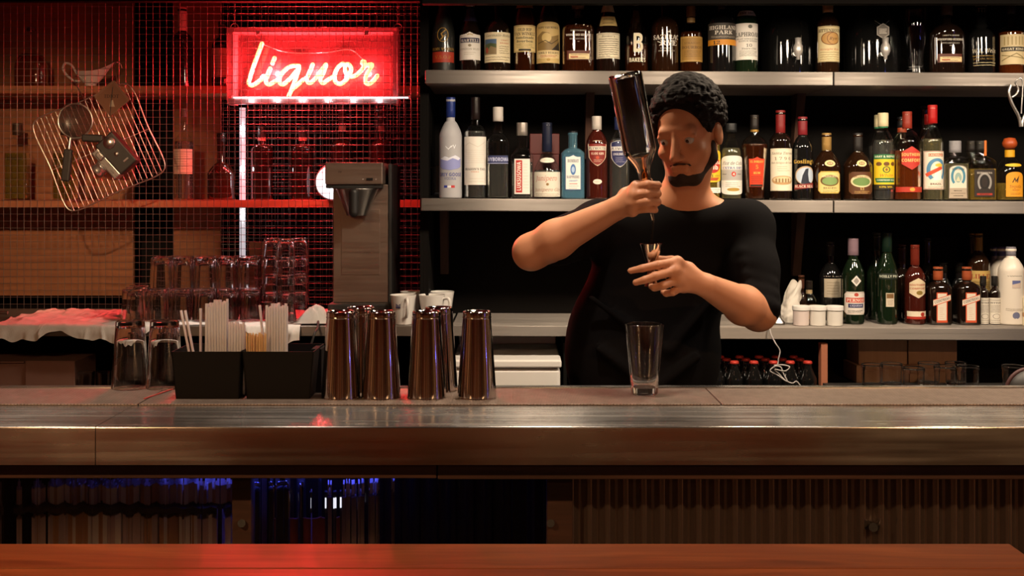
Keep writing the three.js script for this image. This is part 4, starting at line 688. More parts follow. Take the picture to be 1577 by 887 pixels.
function wrapLabel(prof, n, az, y0, y1, frac, id, turn = 0, off = 0.0005) {
  const a = Math.asin(Math.min(0.985, frac)), NX = 14, NY = 5, pos = [], uv = [], idx = [], c = LAB[id];
  for (let j = 0; j <= NY; j++) {
    const y = y0 + (y1 - y0) * j / NY, [r, q] = rAt(prof, y), row = [];
    let len = 0; const ls = [];
    for (let i = 0; i <= NX; i++) {
      let p;
      if (n > 2.5 && q > 0.5) { const x = (r + off) * frac * (2 * i / NX - 1) * 0.99, e = 2 / (2 + q * (n - 2)), sx = Math.pow(Math.min(1, Math.abs(x) / (r + off)), 1 / e), cz = Math.sqrt(Math.max(0, 1 - sx * sx)); p = [x, (r + off) * (1 + q * (az - 1)) * Math.pow(cz, e) + off]; }
      else p = sect(r + off, q, turn + a * (2 * i / NX - 1), n, az);
      if (i) len += Math.hypot(p[0] - row[i - 1][0], p[1] - row[i - 1][1]); ls.push(len); row.push(p);
    }
    row.forEach((p, i) => { pos.push(p[0], y, p[1]); uv.push(c.u0 + (c.u1 - c.u0) * ls[i] / len, c.v0 + (c.v1 - c.v0) * j / NY); });
  }
  for (let j = 0; j < NY; j++) for (let i = 0; i < NX; i++) { const p = j * (NX + 1) + i, q = p + NX + 1; idx.push(p, p + 1, q, q, p + 1, q + 1); }
  const g = new THREE.BufferGeometry(); g.setAttribute('position', new THREE.Float32BufferAttribute(pos, 3)); g.setAttribute('uv', new THREE.Float32BufferAttribute(uv, 2)); g.setIndex(idx); g.computeVertexNormals(); return g;
}
const dk = (r, g, b, rough = 0.05) => phy({ color: C(r, g, b), roughness: rough, clearcoat: 1, clearcoatRoughness: 0.02, ior: 1.5 });
const thinG = (r, g, b, rough = 0.01) => phy({ color: C(r, g, b), roughness: rough, transmission: 1, ior: 1.5, thickness: 0 });
const liq = (r, g, b, dist, col = C(1, 1, 1), tr = 1) => phy({ color: col, roughness: 0, transmission: tr, ior: 1.34, thickness: 0.05, attenuationColor: C(r, g, b), attenuationDistance: dist });
const G = {
  dark: [dk(0.009, 0.0045, 0.003)], black: [dk(0.006, 0.006, 0.006)], green: [dk(0.006, 0.014, 0.006)], brown: [dk(0.018, 0.007, 0.003)], frostdark: [dk(0.010, 0.011, 0.009, 0.45)],
  clear: [thinG(0.93, 0.95, 0.94), liq(0.97, 0.98, 0.97, 0.2, C(0.9, 0.9, 0.88), 0.965)], amber: [thinG(0.93, 0.90, 0.86), liq(0.62, 0.22, 0.05, 0.04, C(0.42, 0.09, 0.02), 0.8)], bourbon: [thinG(0.9, 0.86, 0.8), liq(0.40, 0.11, 0.025, 0.045, C(0.20, 0.05, 0.015), 0.85)],
  gold: [thinG(0.94, 0.93, 0.88), liq(0.80, 0.58, 0.16, 0.06, C(0.55, 0.38, 0.08), 0.8)], silver: [thinG(0.94, 0.95, 0.92), liq(0.90, 0.88, 0.70, 0.08, C(0.8, 0.74, 0.45), 0.92)],
  frost: [phy({ color: C(0.62, 0.62, 0.66), roughness: 0.55, transmission: 0.35, thickness: 0 })], blue: [phy({ color: C(0.20, 0.46, 0.62), roughness: 0.05, transmission: 0.75, ior: 1.5, thickness: 0 }), liq(0.35, 0.72, 0.9, 0.07, C(0.15, 0.5, 0.72), 0.8)],
  cream: [std({ color: C(0.72, 0.66, 0.58), roughness: 0.35 })], redglass: [dk(0.05, 0.008, 0.005)],
};
const capM = {}; const cm = (col, metal = 0, rough = 0.4) => (capM[col + metal] = capM[col + metal] || std({ color: new THREE.Color(col), metalness: metal, roughness: rough }));
// y values are rows of the photograph at the bottle's own distance; x, w, nw, cw in the same unit
function bottle(o) {
  const d = o.d || 3.95, s = S(d), X = PX(o.x, d), base = o.by ?? shelfAt(o.k, X) + 0.0006, Yr = (py) => PY(py, d) - base;
  const R = o.w / 2 * s, nr = (o.nw || 12) / 2 * s, H = Yr(o.top), hs = Yr(o.hs), hn = Yr(o.hn), n = o.sq || 2, az = o.az || 1, sh = o.sh ?? 0.5, tp = o.taper || 1;
  const prof = [[0, 0, 1], [R * tp * 0.86, 0, 1], [R * tp * 0.965, 0.0015, 1], [R * tp, 0.006, 1]];
  for (let i = 1; i <= 3; i++) prof.push([R * (tp + (1 - tp) * i / 3), 0.006 + (hs - 0.006) * i / 3, 1]);
  for (let i = 1; i <= 9; i++) { const t = i / 9, f = sh * Math.pow(1 - Math.pow(t, 2.4), 0.62) + (1 - sh) * (0.5 + 0.5 * Math.cos(Math.PI * t)); prof.push([nr + (R - nr) * f, hs + (hn - hs) * t, 1 - Math.min(1, t * 1.15)]); }
  const nt = H - (o.cap ? Math.min(0.006, H * 0.02) : 0);
  if (o.bulge) { const b = nt * 0.2 + hn * 0.8; prof.push([nr * 1.25, (hn + b) / 2, 0], [nr, b, 0]); }
  prof.push([nr, nt - 0.010, 0], [nr * 1.12, nt - 0.009, 0], [nr * 1.12, nt - 0.002, 0], [nr * 0.9, nt, 0], [0, nt, 0]);
  const t = thing(o.name, o.label, o.cat || 'bottle', V(X, base, -d), o.group);
  const [gm, lm] = G[o.g];
  part(t, 'glass', ringGeo(prof, n, az, o.seg || 36), gm);
  if (lm) {
    const lv = Yr(o.lv ?? o.hs - 4), lp = prof.filter((p) => p[1] < lv - 0.002).map(([r, y, q], i) => [Math.max(0, r - 0.0025), Math.max(0.005, y), q]); const [rl, ql] = rAt(prof, lv);
    lp.push([rl - 0.0025, lv, ql], [0, lv, ql]); part(t, 'liquid', ringGeo(lp, n, az, o.seg || 36), lm);
  }
  if (o.cap) {
    const [ct, cw, col, metal = 0, kind = ''] = o.cap, y0 = Yr(ct), cr = cw / 2 * s, cg = kind === 'ball'
      ? lathe([[0, y0], [cr * 0.55, y0], [cr * 0.95, y0 + (H - y0) * 0.3], [cr, y0 + (H - y0) * 0.55], [cr * 0.75, H - 0.003], [cr * 0.3, H], [0, H]], 24)
      : lathe([[nr * 0.6, y0], [cr, y0 + 0.0004], [cr, y0 + (H - y0) * 0.36], [cr * 0.965, y0 + (H - y0) * 0.38], [cr, y0 + (H - y0) * 0.41], [cr, H - 0.002], [cr * 0.94, H], [0, H]], 24);
    part(t, kind === 'foil' ? 'foil' : kind === 'ball' ? 'stopper' : 'cap', cg, cm(col, metal, metal ? 0.3 : 0.45));
  }
  for (const b of o.bands || []) { const [a, c, col, metal = 0] = b, ya = Yr(c), yb = Yr(a), g = []; for (let i = 0; i <= 4; i++) { const y = ya + (yb - ya) * i / 4; const [r] = rAt(prof, y); g.push([r + 0.0007, y]); } part(t, 'neck_band', lathe(g, 24), cm(col, metal)); }
  for (const [a, c, fr, id, turn] of o.labs || []) part(t, 'label', wrapLabel(prof, n, az, Yr(c), Yr(a), fr, id, turn || 0), M.label);
  if (o.yaw) t.rotation.y = o.yaw;
  return t;
}
const B = (k, g, name, label, x, w, top, hs, hn, nw, rest = {}) => bottle({ k, g, name, label, x, w, top, hs, hn, nw, ...rest });
const U = 0, MI = 1, LO = 2;
// upper shelf, left to right
B(U, 'frostdark', 'cognac_bottle', 'tapered dark frosted bottle with gold emblem and red band, leftmost on upper shelf', 683, 36, -48, 60, -4, 13, { sh: 0.1, labs: [[38, 98, 0.9, 'remy']], cap: [-22, 15, '#1a1614'] });
B(U, 'dark', 'cognac_bottle', 'dark cognac bottle with white arched label and navy name bar on the upper shelf', 724, 33, -22, 58, 20, 12, { sh: 0.35, labs: [[51, 94, 0.96, 'martell']], cap: [11, 13.5, '#b9a998', 0.7, 'foil'], bands: [[14, 34, '#2a2844']] });
B(U, 'dark', 'brandy_bottle', 'dark brandy bottle with cream label picturing a landscape on the upper shelf', 766, 40, -40, 50, 28, 12, { sh: 0.7, labs: [[52, 98, 0.97, 'landscape']], cap: [-14, 14, '#20140e'] });
B(U, 'bourbon', 'bourbon_bottle', 'bourbon bottle with brown neckband and squat cream lettered label on the upper shelf', 808, 34, -30, 32, 0, 20, { sh: 0.3, lv: 16, labs: [[41, 82, 0.97, 'rip'], [7, 14, 0.95, 'neckband']], cap: [-6, 17, '#3a1c12'] });
B(U, 'dark', 'bourbon_bottle', 'bourbon bottle with tall arched sepia portrait label on the upper shelf', 844, 36, -40, 32, 2, 14, { sh: 0.55, labs: [[36, 99, 0.97, 'pappy']], cap: [-14, 15, '#3a1c12'] });
B(U, 'bourbon', 'bourbon_bottle', 'wide flat bourbon flask with white lettering left of the handwritten label on the upper shelf', 890, 52, -14, 50, 26, 15, { sh: 0.85, az: 0.6, sq: 2.4, lv: 40, labs: [[44, 96, 0.72, 'woodford']], cap: [14, 19, '#6a4a34'] });
B(U, 'dark', 'bourbon_bottle', 'bourbon bottle with handwritten cream label and slanted neck tag on the upper shelf', 936, 37, -14, 54, 6, 13, { sh: 0.25, labs: [[53, 92, 0.95, 'booker'], [27, 42, 0.78, 'slant']], cap: [7, 14, '#1c1412'], bands: [[8, 20, '#cfc3a4']] });
B(U, 'bourbon', 'bourbon_bottle', 'bourbon bottle with a giant cream letter B on its front on the upper shelf', 980, 37, -16, 62, 10, 12, { sh: 0.1, lv: 70, labs: [[47, 99, 0.7, 'bakers']], cap: [8, 13, '#1a1614'] });
B(U, 'brown', 'rye_bottle', 'dark rye bottle with white ornate printed lettering on the upper shelf', 1024, 42, -26, 44, 25, 15, { sh: 0.8, labs: [[48, 84, 0.92, 'sazerac']], cap: [-2, 17, '#8a6a50', 0.2] });
B(U, 'bourbon', 'bourbon_bottle', 'small amber bottle with gold label and corked neck on the upper shelf', 1064, 35, 10, 55, 36, 12, { sh: 0.75, lv: 50, labs: [[58, 97, 0.95, 'goldlab']], cap: [26, 14, '#8a6238'], bands: [[28, 35, '#b08a50']] });
B(U, 'black', 'scotch_bottle', 'black scotch bottle with dark name label above an orange band on the upper shelf', 1111, 43, -8, 37, 18, 14, { sh: 0.7, labs: [[38, 72, 0.98, 'highland']], cap: [15, 15, '#1a1816', 0.4] });
B(U, 'green', 'scotch_bottle', 'green scotch bottle with plain white label and white neck ring on the upper shelf', 1149, 35, -20, 36, 16, 17, { sh: 0.6, labs: [[38, 94, 0.98, 'laph'], [18, 26, 0.97, 'laphneck']], cap: [-4, 18, '#0f2416'] });
const tapM = std({ color: C(0.72, 0.69, 0.66), metalness: 0.55, roughness: 0.35 });
for (const [x, w, lab] of [[1213, 82, 'large dark glass jug with silver tap left of the two on the upper shelf'], [1343, 86, 'large dark glass jug with silver tap and hexagonal badge on the upper shelf']]) {
  const t = B(U, 'black', 'glass_jug', lab, x, w, -40, 70, -8, 30, { sh: 0.55, d: 4.06, cat: 'jug', seg: 48, cap: [-30, 30, '#2a2018'] }), s = S(4.06), R = w / 2 * s, y = PY(84, 4.06) - t.position.y;
  const tap = part(t, 'tap', lathe([[0, -0.022], [0.004, -0.022], [0.0045, -0.014], [0.008, -0.011], [0.0115, -0.002], [0.011, 0.010], [0.007, 0.018], [0.0075, 0.030], [0, 0.031]], 24), tapM, 'silver tap'); tap.position.set(0.008, y, R + 0.022); tap.scale.setScalar(1.45);
  part(tap, 'spout', rod(V(-0.006, -0.008, 0), V(-0.006, -0.008, -0.018), 0.006, 10), tapM);
  if (x > 1300) { const b = part(t, 'badge', flatLabel(0.05, 0.055, 'hexbadge'), M.label); b.position.set(0.006, PY(54, 4.06) - t.position.y, R * 0.985 + 0.004); part(t, 'badge_chain', tube([V(-0.02, PY(38, 4.06) - t.position.y, R * 0.93), V(0.006, PY(45, 4.06) - t.position.y, R * 0.985 + 0.003), V(0.03, PY(38, 4.06) - t.position.y, R * 0.93)], 0.0008, 16, 5), M.plainSteel); }
}
B(U, 'brown', 'rye_bottle', 'rye bottle with cream barrel label and gold cap between the two glass jugs', 1275, 34, 5, 40, 22, 14, { sh: 0.6, labs: [[42, 97, 0.97, 'ritten']], cap: [20, 16, '#b8946a', 0.5], d: 3.94 });
B(U, 'dark', 'bourbon_bottle', 'wide dark bourbon flask with white lettering right of the tall beer glass', 1458, 54, 6, 60, 36, 14, { sh: 0.85, az: 0.6, sq: 2.4, labs: [[52, 100, 0.74, 'woodford']], cap: [24, 17, '#4a3628'] });
B(U, 'black', 'bourbon_bottle', 'black bourbon bottle with script lettering and gold lines on the upper shelf', 1511, 40, 8, 60, 44, 16, { sh: 0.8, bulge: 1, labs: [[68, 107, 0.92, 'weller']], cap: [20, 16, '#8a7a50', 0.4] });
B(U, 'amber', 'scotch_bottle', 'amber scotch bottle with pale label and black name bar on the upper shelf', 1557, 38, 2, 52, 40, 13, { sh: 0.8, lv: 50, labs: [[55, 101, 0.97, 'greatking']], cap: [22, 14, '#1a1614'] });
B(U, 'dark', 'whisky_bottle', 'dark bottle with cream label cut off by the right edge of the upper shelf', 1597, 36, 0, 45, 25, 13, { sh: 0.7, labs: [[50, 100, 0.97, 'generic']], cap: [15, 14, '#6a5a48'] });

// middle shelf, left to right
B(MI, 'frost', 'vodka_bottle', 'tall frosted vodka bottle with blue cap and flying geese print', 694, 35, 150, 212, 186, 13, { sh: 0.55, labs: [[220, 296, 0.92, 'goose']], cap: [181, 14.5, '#22367c', 0.2, 'foil'] });
B(MI, 'clear', 'vodka_bottle', 'slim clear vodka bottle with large white rectangular label', 732, 34, 150, 206, 192, 13, { sh: 0.75, labs: [[211, 285, 0.97, 'dragontail']], cap: [184, 14.5, '#1c1414', 0.1, 'foil'] });
B(MI, 'clear', 'vodka_bottle', 'clear square vodka bottle with blue name strip and white cap', 767, 34, 165, 220, 206, 14, { sh: 0.8, sq: 4, az: 0.95, bulge: 1, lv: 245, labs: [[238, 254, 0.97, 'wyb']], cap: [187, 16, '#c8c2bc', 0, 'foil'] });
B(MI, 'clear', 'vodka_bottle', 'clear vodka bottle with red vertical lettering on white label', 804, 35, 189, 242, 228, 15, { sh: 0.55, sq: 3.4, lv: 250, labs: [[245, 299, 0.68, 'luks']], cap: [209, 17, '#c4bcb4', 0.7] });
B(MI, 'clear', 'gin_bottle', 'clear round gin bottle with navy wrapped neck and cream script label', 842.5, 41, 189, 268, 234, 14, { sh: 0.3, lv: 262, labs: [[265, 303, 0.97, 'junip'], [243, 251, 0.8, 'smalloval']], cap: [234, 15.5, '#1a2036', 0.1, 'foil'] });
B(MI, 'blue', 'gin_bottle', 'blue square gin bottle with white and blue label', 882, 36, 202, 238, 228, 14, { sh: 0.7, sq: 5, az: 0.7, lv: 240, labs: [[238, 293, 0.68, 'bombay']], cap: [226, 14, '#16161c', 0.1, 'foil'] });
B(MI, 'redglass', 'gin_bottle', 'dark red sloe gin bottle with shield label and white cap', 919, 33.5, 179, 224, 202, 13, { sh: 0.6, labs: [[216, 256, 0.84, 'plyred'], [276, 284, 0.4, 'smalloval']], cap: [200, 15, '#c6beb6', 0.2] });
B(MI, 'clear', 'gin_bottle', 'clear gin bottle with dark blue shield label and blue cap behind the raised hand', 953.5, 33.5, 180, 224, 203, 13, { sh: 0.6, lv: 214, labs: [[216, 258, 0.84, 'plyblue']], cap: [200, 15, '#26305c', 0.2] });
B(MI, 'silver', 'rum_bottle', 'pale rum bottle half hidden behind the bartender head', 1061, 28, 176, 225, 205, 12, { sh: 0.6, labs: [[236, 268, 0.95, 'generic'], [288, 300, 0.95, 'smallwhite']], cap: [196, 13, '#b89a38', 0.5] });
B(MI, 'gold', 'rum_bottle', 'rum bottle with yellow cap and yellow label with red disc', 1093, 33, 172, 222, 200, 12, { sh: 0.5, lv: 216, labs: [[231, 281, 0.92, 'havana'], [209, 216, 0.95, 'yellowneck'], [289, 297, 0.92, 'smallwhite']], cap: [193, 13.5, '#c0a040', 0.3] });
B(MI, 'silver', 'rum_bottle', 'clear rum bottle with black cap and pale pill shaped label with grey band', 1126, 33, 190, 240, 212, 13, { sh: 0.55, lv: 228, labs: [[240, 300, 0.96, 'flor']], cap: [204, 17, '#1a1c1e'] });
B(MI, 'bourbon', 'rum_bottle', 'dark rum bottle with narrow bright red label', 1162, 41, 177, 226, 208, 12, { sh: 0.75, taper: 0.72, lv: 222, labs: [[242, 288, 0.62, 'eldorado']], cap: [200, 13, '#1a1412'], bands: [[199, 203, '#a8833c', 0.5]] });
B(MI, 'dark', 'rum_bottle', 'dark rum bottle with dark red foil and tall cream label', 1202, 34, 170, 218, 205, 13, { sh: 0.65, labs: [[229, 294, 0.96, 'teresa']], cap: [205, 14.5, '#7a1a1a', 0, 'foil'] });
B(MI, 'black', 'rum_bottle', 'slim black rum bottle with red foil and oval picture label', 1236, 31, 180, 230, 210, 13, { sh: 0.6, labs: [[243, 293, 0.95, 'gosling']], cap: [208, 14.5, '#7a1a22', 0, 'foil'] });
B(MI, 'brown', 'rum_bottle', 'squat dark rum bottle with gold cap and pale gold label', 1273, 42, 205, 258, 232, 13, { sh: 0.5, labs: [[264, 298, 0.78, 'appleton'], [247, 257, 0.4, 'appneck']], cap: [232, 14.5, '#b08c50', 0.4] });
B(MI, 'brown', 'rum_bottle', 'squat dark rum bottle with black cap and brown oval label', 1321, 44, 205, 258, 234, 13, { sh: 0.5, labs: [[265, 299, 0.80, 'appletondark'], [247, 257, 0.36, 'appneck']], cap: [233, 14.5, '#1a1614'] });
B(MI, 'clear', 'rum_bottle', 'clear rum bottle with cream cap and bright yellow and green label', 1360, 33, 174, 224, 200, 14, { sh: 0.45, lv: 216, labs: [[238, 292, 0.95, 'wray']], cap: [195, 16, '#d6caa4'], bands: [[194, 197, '#2a7a50']] });
B(MI, 'clear', 'rum_bottle', 'cream capped clear bottle peeking out behind the yellow and green rum label', 1354, 33, 177, 226, 203, 14, { d: 4.10, sh: 0.45, lv: 224, cap: [196, 15, '#cfc39c'], bands: [[195, 198, '#2a7a50']] });
B(MI, 'amber', 'liqueur_bottle', 'amber liqueur bottle with red hexagonal label and fluted shoulder', 1397, 42, 172, 222, 200, 13, { sh: 0.7, lv: 232, labs: [[226, 262, 0.74, 'soco'], [288, 296, 0.94, 'socoband']], cap: [198, 14.5, '#8a2c1c', 0, 'foil'] });
B(MI, 'dark', 'liqueur_bottle', 'dark bottle with black cap behind the amber liqueur with red label', 1389, 34, 180, 236, 214, 13, { d: 4.11, sh: 0.7, cap: [197, 14, '#17171b'], bands: [[197, 204, '#a84a2c']] });
B(MI, 'silver', 'cachaca_bottle', 'clear spirit bottle with bright red cap and blue horseshoe label', 1436, 32, 162, 222, 194, 13, { sh: 0.35, lv: 214, labs: [[233, 292, 0.96, 'cachaca']], cap: [190, 14.5, '#b01c1c', 0.1] });
B(MI, 'silver', 'cachaca_bottle', 'second red capped clear bottle behind the blue horseshoe label', 1430, 30, 176, 226, 198, 12, { d: 4.06, sh: 0.35, lv: 220, cap: [192, 12.5, '#8a1818', 0.1] });
B(MI, 'dark', 'spirit_bottle', 'dark maroon capped bottle in the back row behind the red caps', 1424, 30, 164, 226, 198, 12, { d: 4.16, sh: 0.35, cap: [192, 12, '#2c0c10'] });
B(MI, 'silver', 'tequila_bottle', 'squat clear tequila bottle with grey cap and horseshoe label', 1471, 40, 217, 254, 240, 16, { sh: 0.7, sq: 4, az: 0.6, lv: 252, labs: [[254, 306, 0.72, 'herrsilver']], cap: [235, 18, '#8c8a90'] });
B(MI, 'gold', 'tequila_bottle', 'squat amber tequila bottle with dark square label and orange striped cap', 1511, 43, 217, 254, 240, 17, { sh: 0.8, sq: 5, az: 0.6, lv: 260, labs: [[261, 303, 0.72, 'herrdark']], cap: [234, 19, '#181614'], bands: [] });
B(MI, 'gold', 'tequila_bottle', 'dark capped square bottle behind the orange striped tequila', 1497, 40, 217, 254, 240, 17, { d: 4.08, sh: 0.8, sq: 5, az: 0.6, lv: 262, cap: [234, 18, '#201a18'] });
B(MI, 'gold', 'tequila_bottle', 'round tequila bottle with orange ball stopper and orange label', 1555, 41, 212, 268, 242, 14, { sh: 0.75, lv: 282, labs: [[265, 303, 0.62, 'corazon'], [252, 257, 0.7, 'yelband']], cap: [230, 22, '#a8481c', 0, 'ball'], bands: [[231, 242, '#d8a020']] });
{ const t = scene.children.find((c) => c.userData.label && c.userData.label.includes('orange striped cap')), s = S(3.95); part(t, 'tax_strip', box(0.002, 0.010, PY(240, 3.95) - t.position.y, PY(217, 3.95) - t.position.y + 0.0006, 0.019, 0.0222, 0.0004), cm('#c86a24')); }

// lower shelf, left to right
const LD = 3.97;
B(LO, 'bourbon', 'small_bottle', 'small round bottle with gold lettering behind the white tubs', 1246, 26, 432, 472, 452, 9, { d: 4.04, sh: 0.7, labs: [[470, 490, 0.8, 'goldlab']], cap: [445, 10, '#2a2420', 0.4], bands: [[446, 452, '#c8b088', 0.5]] });
B(LO, 'brown', 'small_bottle', 'small bottle with ribbed copper cap behind the white paper bag', 1234, 22, 424, 470, 450, 9, { d: 4.10, sh: 0.7, cap: [444, 9.5, '#6a4434', 0.5] });
B(LO, 'black', 'sherry_bottle', 'black sherry bottle with pale square label behind the tubs', 1279, 34, 372, 428, 404, 11, { d: 4.09, sh: 0.6, labs: [[418, 458, 0.9, 'tiopepe']], cap: [394, 12, '#1a1412'] });
B(LO, 'green', 'pastis_bottle', 'dark green bottle with lilac foil, white diamond and red and white label', 1314, 33, 367, 424, 398, 14, { d: LD, sh: 0.5, labs: [[448, 483, 0.92, 'pernod'], [423, 440, 0.45, 'whitediamond']], cap: [393, 16, '#8c7480', 0.2, 'foil'] });
B(LO, 'green', 'vermouth_bottle', 'tall dark green vermouth bottle with gold rimmed cap', 1366, 31, 358, 420, 388, 13, { d: LD, sh: 0.3, labs: [[420, 429, 0.92, 'noilly'], [450, 471, 0.4, 'noillylow']], cap: [388, 15, '#10241a', 0.1, 'foil'], bands: [] });
B(LO, 'green', 'vermouth_bottle', 'tall dark green bottle in the back row left of the vermouth', 1350, 30, 358, 424, 392, 12, { d: 4.10, sh: 0.3, cap: [386, 13, '#122018', 0.1, 'foil'] });
B(LO, 'redglass', 'liqueur_bottle', 'dark liqueur bottle with cream hexagonal label and red band at its foot', 1409, 31, 377, 428, 410, 12, { d: LD, sh: 0.6, labs: [[427, 458, 0.85, 'soco2'], [478, 490, 0.92, 'soco2band']], cap: [408, 13.5, '#6a2418', 0.1, 'foil'] });
B(LO, 'dark', 'liqueur_bottle', 'dark bottle with dull red foil in the back row beside the cream hexagonal label', 1389, 30, 376, 430, 412, 12, { d: 4.10, sh: 0.6, cap: [406, 13, '#3c1612', 0.1, 'foil'] });
B(LO, 'black', 'spirit_bottle', 'black bottle with dark foil in the back row above the left orange cap', 1428, 28, 366, 424, 404, 12, { d: 4.20, sh: 0.6, cap: [396, 12, '#1c1a20', 0.1, 'foil'] });
for (const [x, n] of [[1444.5, 'left'], [1489, 'right']]) B(LO, 'dark', 'orange_liqueur_bottle', n + ' square brown bottle with orange cap and diagonal ribbon label', x, 36, 411, 444, 433, 13, { d: LD, sh: 0.75, sq: 5, az: 0.95, labs: [[449, 495, 0.74, 'cointreau']], cap: [431, 14.5, '#9a4a28'], group: 'orange liqueur pair on the lower shelf' });
for (const [x, d, n] of [[1452, 4.10, 'left'], [1478, 4.10, 'right']]) B(LO, 'black', 'spirit_bottle', n + ' gold rimmed black bottle in the back row between the orange caps', x, 25, 404, 444, 428, 13, { d, sh: 0.6, cap: [420, 14, '#15130f', 0.2] });
B(LO, 'brown', 'aperitif_bottle', 'aperitif bottle with gold cap and gold label behind the orange caps', 1507, 33, 359, 408, 388, 12, { d: 4.07, sh: 0.6, labs: [[416, 446, 0.95, 'lillet']], cap: [386, 12.5, '#8a6a30', 0.5] });
B(LO, 'brown', 'aperitif_bottle', 'gold capped bottle hidden behind the gold labelled aperitif', 1498, 32, 359, 410, 390, 12, { d: 4.17, sh: 0.6, cap: [386, 11, '#7a5c28', 0.5] });
for (const [x, n] of [[1514, 'left'], [1531.5, 'right']]) B(LO, 'dark', 'bitters_bottle', n + ' small bitters bottle with tall white label beside the white bottle', x, 17, 425, 452, 444, 8, { d: LD, sh: 0.7, labs: [[458, 498, 0.97, 'bitters']], cap: [440, 9.5, '#14100e'], group: 'small bitters bottles' });
B(LO, 'cream', 'cream_liqueur_bottle', 'white cream liqueur bottle with navy lettering at the right end of the lower shelf', 1557, 38, 380, 418, 396, 14, { d: LD, sh: 0.6, labs: [[414, 498, 0.9, 'coole']], cap: [394, 14.5, '#8a8894', 0.3] });
B(LO, 'cream', 'cream_liqueur_bottle', 'white bottle with blue cap directly behind the white cream liqueur', 1543, 38, 380, 420, 398, 14, { d: 4.09, sh: 0.6, cap: [394, 14.5, '#4a4a84', 0.2] });
B(LO, 'cream', 'cream_liqueur_bottle', 'rearmost white bottle with blue cap above the bitters', 1532, 38, 380, 422, 400, 13, { d: 4.20, sh: 0.6, cap: [394, 14, '#3a3a70', 0.2] });

// inside the wire cage
const CS = (y) => PY(y, CSD) + 0.0004;
const Q = (y, g, name, label, x, w, top, hs, hn, nw, rest = {}) => bottle({ by: CS(y), d: 4.76, g, name, label, x, w, top, hs, hn, nw, ...rest });
Q(132, 'amber', 'flask_bottle', 'round bellied flask with slim neck behind the mesh at upper left', 48, 52, 42, 108, 78, 10, { sh: 0.9, az: 0.6, lv: 84, cap: [48, 14, '#3a1410'] });
Q(132, 'dark', 'wine_bottle', 'dark bottle with long pale foil behind the mesh left of the neon sign', 281, 32, 12, 62, 50, 13, { sh: 0.7, cap: [48, 13.5, '#c0a8a0', 0, 'foil'] });
Q(132, 'dark', 'whisky_bottle', 'dark bottle with pale label directly left of the neon sign', 342, 31, 33, 72, 58, 11, { sh: 0.7, labs: [[76, 120, 0.97, 'clocal']], cap: [44, 12, '#1a1412'] });
for (const [x, n] of [[432, 'left'], [497, 'middle'], [556, 'right']]) Q(132, 'dark', 'whisky_bottle', n + ' labelled bottle standing behind the neon letters', x, 36, 40, 76, 62, 12, { sh: 0.7, labs: [[84, 126, 0.97, 'clocal']], cap: [52, 13, '#5a3a34'], group: 'bottles behind the neon sign' });
Q(308, 'gold', 'tequila_bottle', 'flat square tequila bottle at the far left behind the mesh', 27, 36, 190, 232, 222, 13, { sh: 0.8, sq: 5, az: 0.6, lv: 236, labs: [[238, 250, 0.75, 'tesoro']], cap: [208, 15, '#3a2a1c'] });
Q(308, 'gold', 'tequila_bottle', 'flat square tequila bottle behind the tilted wire rack', 101, 36, 190, 232, 222, 13, { sh: 0.8, sq: 5, az: 0.6, lv: 236, labs: [[238, 250, 0.75, 'tesoro']], cap: [208, 15, '#3a2a1c'] });
Q(308, 'clear', 'grappa_bottle', 'clear slim bottle with pale square label behind the mesh above the tumblers', 283, 30, 167, 222, 205, 10, { sh: 0.5, labs: [[230, 268, 0.96, 'clocal']], cap: [180, 10, '#8a5a50'] });
Q(308, 'brown', 'cognac_bottle', 'squat broad shouldered dark bottle left of the white post', 341, 44, 205, 272, 250, 13, { sh: 0.6, az: 0.7, lv: 0, cap: [218, 14, '#1c1210'] });
for (const [x, n] of [[403, 'left'], [466, 'right']]) Q(308, 'dark', 'rum_bottle', n + ' dark flask bottle with red seal between white post and round lamp', x, 35, 194, 232, 222, 12, { sh: 0.8, az: 0.6, cap: [212, 13, '#2a1816'], bands: [[209, 217, '#b07068']], group: 'dark flasks on the lower cage shelf' });
for (const [x, n] of [[527, 'left'], [588, 'right']]) Q(308, 'dark', 'rum_bottle', n + ' tall dark bottle behind the coffee brewer', x, 36, 160, 226, 214, 11, { sh: 0.8, cap: [194, 12, '#1c1210'], bands: [[194, 202, '#8a6a60']], group: 'tall bottles behind the brewer' });
// beer bottles below the lower shelf
{
  const prof = [[0, 0, 0], [0.027, 0, 0], [0.030, 0.003, 0], [0.0305, 0.06, 0], [0.0295, 0.070, 0], [0.022, 0.088, 0], [0.0145, 0.105, 0], [0.0135, 0.118, 0], [0.0142, 0.1185, 0], [0.0142, 0.123, 0], [0, 0.124, 0]], g = ringGeo(prof, 2, 1, 20);
  const cap = lathe([[0.0125, 0.118], [0.0158, 0.119], [0.0148, 0.1255], [0.012, 0.128], [0, 0.1285]], 21), capMt = std({ color: C(0.55, 0.05, 0.035), roughness: 0.35, metalness: 0.2 });
  [[3.90, 0], [3.965, 12], [4.03, 22]].forEach(([d, off], r) => [1103, 1131, 1161, 1191, 1217, 1244].forEach((x, i) => {
    const t = thing('beer_bottle', r ? 'red capped small bottle in the dim rear rows below the lower shelf' : ['first', 'second', 'third', 'fourth', 'fifth', 'sixth'][i] + ' red capped small bottle from the bartender in the front row', 'bottle', V(PX(x - off, d), 0.8125, -d), r ? 'rear rows of red capped bottles' : 'front row of red capped bottles');
    part(t, 'glass', g, G.black[0]); part(t, 'crown_cap', cap, capMt);
  }));
}

